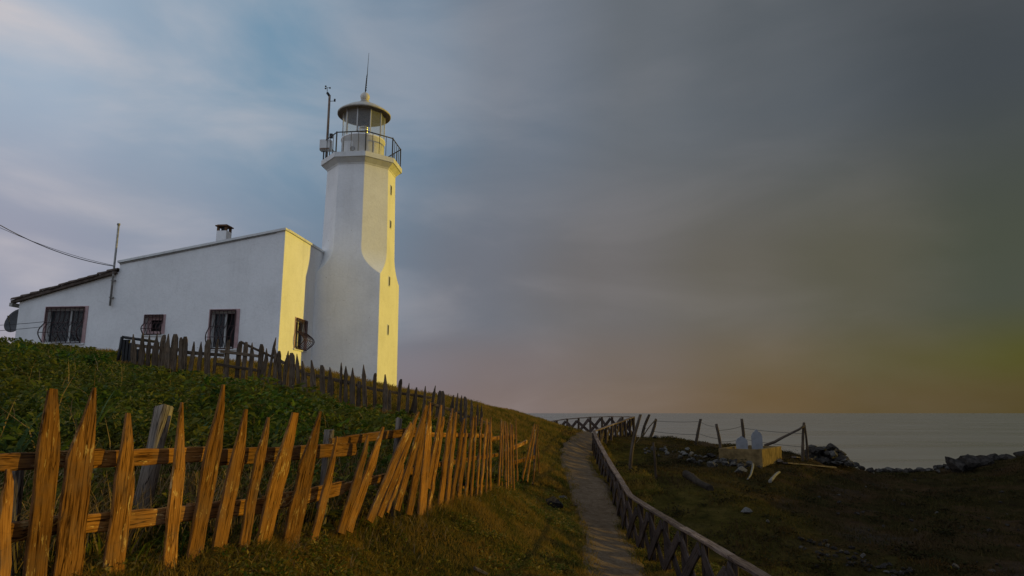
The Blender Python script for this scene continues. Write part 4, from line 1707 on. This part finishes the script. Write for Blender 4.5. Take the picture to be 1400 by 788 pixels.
# fallen wood
pts = [G(938, 654), G(972, 673)]
tag(log('fallen_log', pts[0] + UP * .06, pts[1] + UP * .05, .10, .08, M_log, None, 901, .05), 'dark rotten log lying in the grass below the grave', 'log')
pts = [G(1022, 658), G(1029, 641)]
tag(log('branch', pts[0] + UP * .04, pts[1] + UP * .10, .018, .034, M_drift, None, 902, .05), 'bent pale branch in front of the pale boulder', 'branch')
pts = [G(1053, 662), G(1066, 651)]
tag(log('branch', pts[0] + UP * .04, pts[1] + UP * .09, .045, .03, M_drift, None, 903, .03), 'straight white driftwood piece right of the grave', 'driftwood')
for a, b, lb in (((1074, 637), (1140, 642), 'long grey plank lying on the ground right of the grave'), ((1086, 628), (1128, 633), 'grey plank lying behind the long plank at the pole foot'), ((1056, 625), (1068, 636), 'short pale plank propped against the lit end of the grave')):
    p, q = G(*a), G(*b)
    tag(plank('loose_plank', p + UP * .06, q + UP * .06, .16, .04, UP, M_post, None, 'flat', 950, .01, 5), lb, 'plank')
p, q = G(646, 784), G(668, 793)
tag(plank('loose_plank', p + UP * .05, q + UP * .03, .07, .03, UP, M_post, None, 'slant', 951, .01, 5), 'broken grey board end in the grass at the bottom of the picture', 'plank')

# ------------------------------------------------------------------ grasses


def blades(pos, h, w, lean, az, curl=.5):
    """bent tapering blades: 5 vertices, a quad and a triangle each"""
    n = len(pos)
    d = np.stack([np.cos(az), np.sin(az), np.zeros(n)], -1)
    s = np.stack([-np.sin(az), np.cos(az), np.zeros(n)], -1)
    # random twist of the flat side
    tw = rng.uniform(0, np.pi, n)
    s = s * np.cos(tw)[:, None] + d * np.sin(tw)[:, None]
    up = np.array([0, 0, 1.0])
    mid = pos + up * (h * .55)[:, None] + d * (h * lean * .35)[:, None]
    tip = pos + up * (h * (1 - .25 * lean))[:, None] + d * (h * lean)[:, None]
    v = np.stack([pos - s * (w / 2)[:, None], pos + s * (w / 2)[:, None], mid - s * (w * .38)[:, None], mid + s * (w * .38)[:, None], tip], 1).reshape(-1, 3)
    b = (np.arange(n) * 5)[:, None]
    return v, b + np.array([[0, 1, 3, 2]]), b + np.array([[2, 3, 4]])


def stuff(name, v, q, t, mat, label):
    o = bpy.data.objects.new(name, fast_mesh(name, v, quads=q, tris=t, mat=mat))
    place(o, Matrix.Identity(4))
    tag(o, label, None, None, 'stuff')
    return o


def scatter(n, x0, x1, y0, y1, keep):
    """random plan points, thinned out by keep(x, y) in 0..1"""
    x = rng.uniform(x0, x1, n)
    y = y0 + (y1 - y0) * rng.random(n) ** 1.5          # denser nearby
    k = rng.random(n) < keep(x, y)
    return x[k], y[k]


def in_view(x, y, m=1.5):
    return (np.abs(x) < y * .80 + m) & (y > 2.2)


NFX = np.array([P(x, 700, fY(x)).x for x in (-60, 60, 285, 415, 575, 650, 690, 735, 760)])
NFY = FY


def fence_side(x, y):
    """> 0 on the path side of the near fence"""
    return x - np.interp(y, NFY, NFX, left=NFX[0] - .5, right=.6 + .0)


def up_side(x, y):
    """> 0 nearer than the upper fence"""
    ux = np.array([(v - 700) / FPX * u for v, u in zip(UX, UYd)])
    return np.where(x < ux[0] - .1, 18.6, np.interp(x, ux, UYd)) - y


def house_clear(x, y):
    rx, ry = x - HO.x, y - HO.y
    w = rx * WD.x + ry * WD.y
    v = rx * VD.x + ry * VD.y
    return ~(((w < 0) & (w > -9.6) & (v > -.1)) | ((w > -.5) & (w < 2.5) & (v > 2.5)))


# bank between fence and path, and the brow of the hill
def keep_bank(x, y):
    po = path_off(x, y)
    k = (fence_side(x, y) > -.15) & (x < 2.9) & in_view(x, y)
    patch = np.clip(.75 + vnoise(x, y, .6) * .9, .25, 1)
    return k * np.clip((po + .16 + vnoise(x, y, .3) * .3) / .16, 0, 1) * patch


x, y = scatter(420000, -2.6, 2.9, 3.2, 15, keep_bank)
z = H(x, y)
n = len(x)
tall = np.clip(1 - np.abs(fence_side(x, y)) / .5, 0, 1)
clump = np.clip(vnoise(x, y, .35) * 1.6 + .5, 0, 1)
h = rng.uniform(.015, .05, n) * (1 + 1.1 * clump) + tall * rng.uniform(0, .06, n)
v, q, t = blades(np.stack([x, y, z - .01], -1), h, rng.uniform(.003, .0065, n) * (1 + y / 16), rng.uniform(.2, 1.0, n), rng.uniform(0, 6.283, n))
stuff('grass', v, q, t, M_grass, 'short golden green turf on the bank between fence and path')

x, y = scatter(220000, -7, 3.2, 15, 33, lambda x, y: ((x > np.interp(y, [15, 17, 22, 27, 33], [.55, -1.3, -2.2, -3.5, -3.5])) | (y > 30)) * (path_off(x, y) > .03) * house_clear(x, y) * in_view(x, y))
n = len(x)
v, q, t = blades(np.stack([x, y, H(x, y) - .01], -1), rng.uniform(.05, .13, n), rng.uniform(.008, .018, n), rng.uniform(.2, 1.0, n), rng.uniform(0, 6.283, n))
stuff('grass', v, q, t, M_grass, 'short turf over the brow of the hill right of the lighthouse')

# ragged tufts creeping over both edges of the path
x, y = scatter(90000, .2, 4, 5, 27, lambda x, y: (np.abs(path_off(x, y) + .03) < .10 + .12 * np.clip(vnoise(x, y, .4) * 2, 0, 1)) * (rng.random(len(x)) < np.clip(.5 + vnoise(x, y, .25) * 1.8, .05, 1)))
n = len(x)
v, q, t = blades(np.stack([x, y, H0(x, y) - .02], -1), rng.uniform(.05, .13, n), rng.uniform(.005, .010, n), rng.uniform(.3, 1.0, n), rng.uniform(0, 6.283, n))
stuff('grass', v, q, t, M_grass, 'ragged grass tufts creeping over both edges of the footpath')

# seaward slope: thin dull grass
def keep_right(x, y):
    e = np.interp(x, EDGE[:, 0], EDGE[:, 1])
    pt = np.clip(.55 + vnoise(x, y, 1.1) * 1.3 + vnoise(x, y, .4) * .8, .06, 1)
    return (x > 1.6) * (path_off(x, y) > -.06 + vnoise(x, y, .3) * .3) * (y < e) * in_view(x, y) * pt


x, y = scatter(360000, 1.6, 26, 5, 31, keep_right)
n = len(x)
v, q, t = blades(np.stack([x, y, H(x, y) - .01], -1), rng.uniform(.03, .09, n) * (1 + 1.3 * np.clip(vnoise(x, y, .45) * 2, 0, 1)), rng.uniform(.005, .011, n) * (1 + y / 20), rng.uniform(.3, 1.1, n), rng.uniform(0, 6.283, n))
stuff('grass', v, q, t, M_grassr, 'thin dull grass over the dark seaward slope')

# dark scrubby heath on the seaward slope
x, y = scatter(17000, 2.4, 26, 5, 31, lambda x, y: (path_off(x, y) > .5) * (y < np.interp(x, EDGE[:, 0], EDGE[:, 1]) - .3) * in_view(x, y) * np.clip(.1 + vnoise(x, y, 1.3) * 1.4 + vnoise(x, y, .4) * .8, 0, 1))
n = len(x)
HEATH = (x, y, rng.uniform(.04, .16, n))

# dry stalks along the fence and between its pales
fx_ = rng.uniform(-60, 740, 5200)
keep = rng.random(5200) < np.clip(.55 + vnoise(fx_, fx_ * 0, 40) * 1.6, .08, 1)
fx_ = fx_[keep]
fy_ = np.array([fY(a) for a in fx_])
bp = np.array([P(a, 700, b)[:] for a, b in zip(fx_, fy_)])
nn = np.array([fence_normal(a)[:] for a in (-60, 60, 200, 350, 500, 600, 680, 740)])
nx_ = np.interp(fx_, (-60, 60, 200, 350, 500, 600, 680, 740), nn[:, 0])
ny_ = np.interp(fx_, (-60, 60, 200, 350, 500, 600, 680, 740), nn[:, 1])
off = rng.normal(-.02, .2, len(fx_)) - .25 * (rng.random(len(fx_)) < .3)
x = bp[:, 0] + nx_ * off
y = bp[:, 1] + ny_ * off
n = len(x)
v, q, t = blades(np.stack([x, y, H(x, y) - .02], -1), np.where(off < -.08, rng.uniform(.2, .55, n), rng.uniform(.05, .17, n)), rng.uniform(.004, .008, n), rng.uniform(.2, .9, n), rng.uniform(0, 6.283, n))
stuff('dry_grass', v, q, t, M_dry, 'dry straw coloured grass stalks along the foot of the picket fence')

# leafy plants
def leaves(base, rad, hgt, nl, size):
    """leafy plants: nl folded diamond leaves spread through a dome over every base point"""
    n = len(base)
    N_ = n * nl
    bp = np.repeat(base, nl, 0)
    rr = np.repeat(rad, nl)
    hh = np.repeat(hgt, nl)
    a = rng.uniform(0, 6.283, N_)
    u = rng.random(N_) ** .55
    zf = rng.random(N_) ** .7
    rad_here = rr * u * np.sqrt(np.clip(1.05 - zf ** 2 * .9, .05, 1))
    c = bp + np.stack([np.cos(a) * rad_here, np.sin(a) * rad_here, hh * zf], -1)
    out = np.stack([np.cos(a), np.sin(a), rng.uniform(-.35, .7, N_)], -1) + rng.normal(0, .45, (N_, 3))
    out /= np.linalg.norm(out, axis=1)[:, None]
    side = np.cross(out, np.array([0, 0, 1.0]) + rng.normal(0, .35, (N_, 3)))
    side /= np.linalg.norm(side, axis=1)[:, None] + 1e-9
    nrm = np.cross(side, out)
    L = rng.uniform(.6, 1.25, N_) * size
    wd = L * rng.uniform(.22, .36, N_)
    v0 = c
    v1 = c + out * (L * .45)[:, None] + side * wd[:, None] + nrm * (L * .10)[:, None]
    v2 = c + out * L[:, None] - nrm * (L * .18)[:, None]
    v3 = c + out * (L * .45)[:, None] - side * wd[:, None] + nrm * (L * .10)[:, None]
    v = np.stack([v0, v1, v2, v3], 1).reshape(-1, 3)
    b = (np.arange(N_) * 4)[:, None]
    t = np.concatenate([b + np.array([[0, 1, 2]]), b + np.array([[0, 2, 3]])])
    return v, t


v, t = leaves(np.stack([HEATH[0], HEATH[1], H(HEATH[0], HEATH[1]) - .01], -1), .06 + HEATH[2] * .8, HEATH[2], 20, .055)
stuff('heath', v, None, t, M_heath, 'low dark brown heath tufts on the seaward slope')


def keep_weed(x, y):
    k = (fence_side(x, y) < -.12) & (up_side(x, y) > -.4) & (np.abs(x) < y * .8 + 1.2)
    return k * np.clip(.75 + vnoise(x, y, .9) * 1.3, .12, 1)


x, y = scatter(9500, -16.5, .4, 3.6, 20.5, keep_weed)
n = len(x)
big = np.clip(.45 + vnoise(x, y, 1.6) * .9 + vnoise(x, y, .7) * 1.2, 0, 1)
hg = (rng.uniform(.05, .16, n) + .2 * big ** 1.4) * np.clip((-fence_side(x, y)) / .8 + .3, .35, 1) * np.clip(up_side(x, y) / 6 + .12, .2, 1)
v, t = leaves(np.stack([x, y, H(x, y) - .02], -1), .08 + hg * .45, hg, 26, .07)
stuff('weeds', v, None, t, M_weed, 'low dark green undergrowth covering the garden slope')
# mounded leafy plants with shaded gaps between them
mx_, my_ = [], []
cand = np.column_stack([rng.uniform(-16.5, .4, 12000), rng.uniform(4.6, 20, 12000)])
cand = cand[keep_weed(cand[:, 0], cand[:, 1]) > .2]
taken = []
for cx_, cy_ in cand:
    if len(taken) >= 900:
        break
    gap = .30 + .24 * (vnoise(cx_, cy_, 2.0) + .5)
    if all((cx_ - a) ** 2 + (cy_ - b) ** 2 > gap * gap for a, b in taken):
        taken.append((cx_, cy_))
tk = np.array(taken)
x, y = tk[:, 0], tk[:, 1]
n = len(x)
hg = rng.uniform(.26, .58, n) * np.clip(-fence_side(x, y) / 1.0 + .3, .4, 1) * np.clip(up_side(x, y) / 6 + .15, .25, 1)
sel = (vnoise(x, y, 1.3) + rng.normal(0, .12, n)) > .06
v, t = leaves(np.stack([x, y, H(x, y) - .02], -1)[sel], (.08 + hg * .4)[sel], hg[sel] * .9, 130, .052)
stuff('weeds', v, None, t, M_weed2, 'patches of paler small leaved weeds on the garden slope')
sel = ~sel
x, y, hg = x[sel], y[sel], hg[sel]
v, t = leaves(np.stack([x, y, H(x, y) - .02], -1), .10 + hg * .5, hg, 110, .095)
stuff('weeds', v, None, t, M_weed, 'dense dark green leafy weeds covering the garden slope behind the fence')
x, y = scatter(60000, -14, .4, 3.6, 17, lambda x, y: (fence_side(x, y) < .0) * (up_side(x, y) > -.8) * (np.abs(x) < y * .8 + 1.2) * .8)
n = len(x)
v, q, t = blades(np.stack([x, y, H(x, y) - .02], -1), rng.uniform(.08, .32, n) * np.clip(up_side(x, y) / 3 + .3, .3, 1), rng.uniform(.005, .012, n), rng.uniform(.2, 1, n), rng.uniform(0, 6.283, n))
stuff('grass', v, q, t, M_weed, 'green grass growing among the garden weeds')
# grass between the upper fence and the house
x, y = scatter(70000, -16, -1, 15, 24, lambda x, y: (up_side(x, y) < .3) * house_clear(x, y) * in_view(x, y) * 1.0)
n = len(x)
v, q, t = blades(np.stack([x, y, H(x, y) - .02], -1), rng.uniform(.06, .2, n), rng.uniform(.008, .018, n), rng.uniform(.2, 1, n), rng.uniform(0, 6.283, n))
stuff('grass', v, q, t, M_grass, 'grass between the upper fence and the white house')

x, y = scatter(22000, -2.6, 2.9, 3.2, 15, lambda x, y: (fence_side(x, y) > -.1) * (path_off(x, y) > .05) * in_view(x, y) * np.clip(.3 + vnoise(x, y, .5) * 1.8, 0, 1))
n = len(x)
hg = rng.uniform(.02, .07, n) * (.7 + .9 * np.clip(vnoise(x, y, .25) + .5, 0, 1))
v, t = leaves(np.stack([x, y, H(x, y)], -1), .03 + hg * .7, hg, 14, .036)
stuff('small_herbs', v, None, t, M_herb, 'low olive herbs and clover speckling the grassy bank')

x, y = scatter(5000, -16, .2, 4.6, 18, lambda x, y: (fence_side(x, y) < -.4) * (up_side(x, y) > .1) * in_view(x, y) * np.clip(.1 + vnoise(x, y, .8) * 2, 0, 1))
n = len(x)
v, q, t = blades(np.stack([x, y, H(x, y)], -1), rng.uniform(.25, .6, n) * np.clip(up_side(x, y) / 5 + .3, .3, 1), rng.uniform(.006, .014, n), rng.uniform(.1, .8, n), rng.uniform(0, 6.283, n))
stuff('dry_grass', v, q, t, M_dry, 'dead stalks standing among the green weeds of the slope')
# straw stalks in the strip just behind the fence
fx_ = rng.uniform(-60, 700, 3600)
fy_ = np.array([fY(a) for a in fx_])
bp = np.array([P(a, 700, b)[:] for a, b in zip(fx_, fy_)])
of = rng.uniform(.15, 1.1, len(fx_))
x = bp[:, 0] - np.interp(fx_, (-60, 60, 200, 350, 500, 600, 680, 740), nn[:, 0]) * of
y = bp[:, 1] - np.interp(fx_, (-60, 60, 200, 350, 500, 600, 680, 740), nn[:, 1]) * of
kp = rng.random(len(x)) < np.clip(.5 + vnoise(x, y, .5) * 1.6, .05, 1)
x, y = x[kp], y[kp]
n = len(x)
v, q, t = blades(np.stack([x, y, H(x, y) - .02], -1), rng.uniform(.2, .52, n), rng.uniform(.004, .010, n), rng.uniform(.15, .9, n), rng.uniform(0, 6.283, n))
stuff('dry_grass', v, q, t, M_dry, 'tawny dead stalks between the near fence and the green weeds')

# bushy shrubs that stand up against the house wall
sh = [(8, 470, 12.6, .55, .5, 'leafy shrub at the far left edge below the satellite dish'), (42, 481, 13.2, .5, .45, 'leafy shrub below the left corner of the house wall'),
      (84, 489, 13.4, .42, .42, 'leafy shrub below the large barred window'), (132, 486, 13.0, .55, .42, 'rounded shrub right of the large barred window'),
      (205, 500, 13.2, .4, .32, 'low shrub in front of the dark gate panel'), (262, 508, 13.0, .42, .42, 'shrub under the small square window before the upper fence'),
      (330, 520, 12.2, .4, .38, 'shrub below the tall window before the upper fence'), (400, 535, 12.0, .5, .36, 'shrub below the yellow gable before the upper fence'),
      (455, 548, 11.6, .42, .36, 'shrub at the right end of the garden below the tower')]
for i, (px, py, Y, rad, hh, lb) in enumerate(sh):
    p = P(px, py, Y)
    g = h1(p.x, p.y)
    top = max(g + .3, p.z)
    hgt = top - g
    root = empty('shrub', Vector((p.x, p.y, g)), lb, 'shrub', 'shrubs on the garden slope')
    k = 260
    base = np.repeat(np.array([[0, 0, 0.0]]), 6, 0) + rng.normal(0, rad * .35, (6, 3)) * np.array([1, 1, 0])
    v, t = leaves(base, np.full(6, rad * .6), np.full(6, hgt) * rng.uniform(.75, 1.05, 6), 70, .085)
    me = fast_mesh('crown', v, None, t, M_shrub)
    o = bpy.data.objects.new('crown', me)
    place(o, Matrix.Translation((p.x, p.y, g)), root)
    m_ = MB()
    for j in range(4):
        a = j * 1.6 + i
        m_.tube([Vector((p.x, p.y, g - .05)), Vector((p.x + math.cos(a) * rad * .25, p.y + math.sin(a) * rad * .25, g + hgt * .45)), Vector((p.x + math.cos(a) * rad * .4, p.y + math.sin(a) * rad * .4, g + hgt * .8))], [.014, .009, .004], 5)
    m_.build('stem', M_stem, root)

# plants with long arching blades by the near fence at the left
for i, (px, Y, nb, hh, lb) in enumerate([(14, 5.0, 9, .62, 'long bladed plant at the left edge behind the fence'), (70, 5.2, 9, .6, 'long bladed plant just right of the blunt pale'), (120, 5.9, 8, .55, 'long bladed plant behind the widest pale'),
                                         (262, 6.4, 6, .6, 'long bladed plant between the leaning log and the tallest pale'), (372, 7.2, 6, .5, 'long bladed plant behind the middle pales')]):
    p = P(px, 640, Y)
    g = h1(p.x, p.y)
    root = empty('long_leaf_plant', Vector((p.x, p.y, g)), lb, 'plant', 'long bladed plants behind the fence')
    for k in range(nb):
        a = rnd.uniform(0, 6.28)
        L = hh * rnd.uniform(.7, 1.25)
        bend = rnd.uniform(.35, 1.0)
        d = Vector((math.cos(a), math.sin(a), 0))
        s = Vector((-math.sin(a), math.cos(a), 0))
        m_ = MB()
        rl, rc, rr_ = [], [], []
        for j in range(9):
            t_ = j / 8
            c = Vector((p.x, p.y, g - .02)) + d * (L * bend * t_ ** 1.7 * .75) + UP * (L * (t_ - .42 * bend * t_ ** 2.6))
            w = .017 * (1 - t_ ** 2) ** .6 + .0015
            rl.append(c - s * w + UP * .004)
            rc.append(c)
            rr_.append(c + s * w + UP * .004)
        m_.grid([[a_, b_2, c_2] for a_, b_2, c_2 in zip(rl, rc, rr_)], False, True)
        m_.build('leaf', M_blade, root)
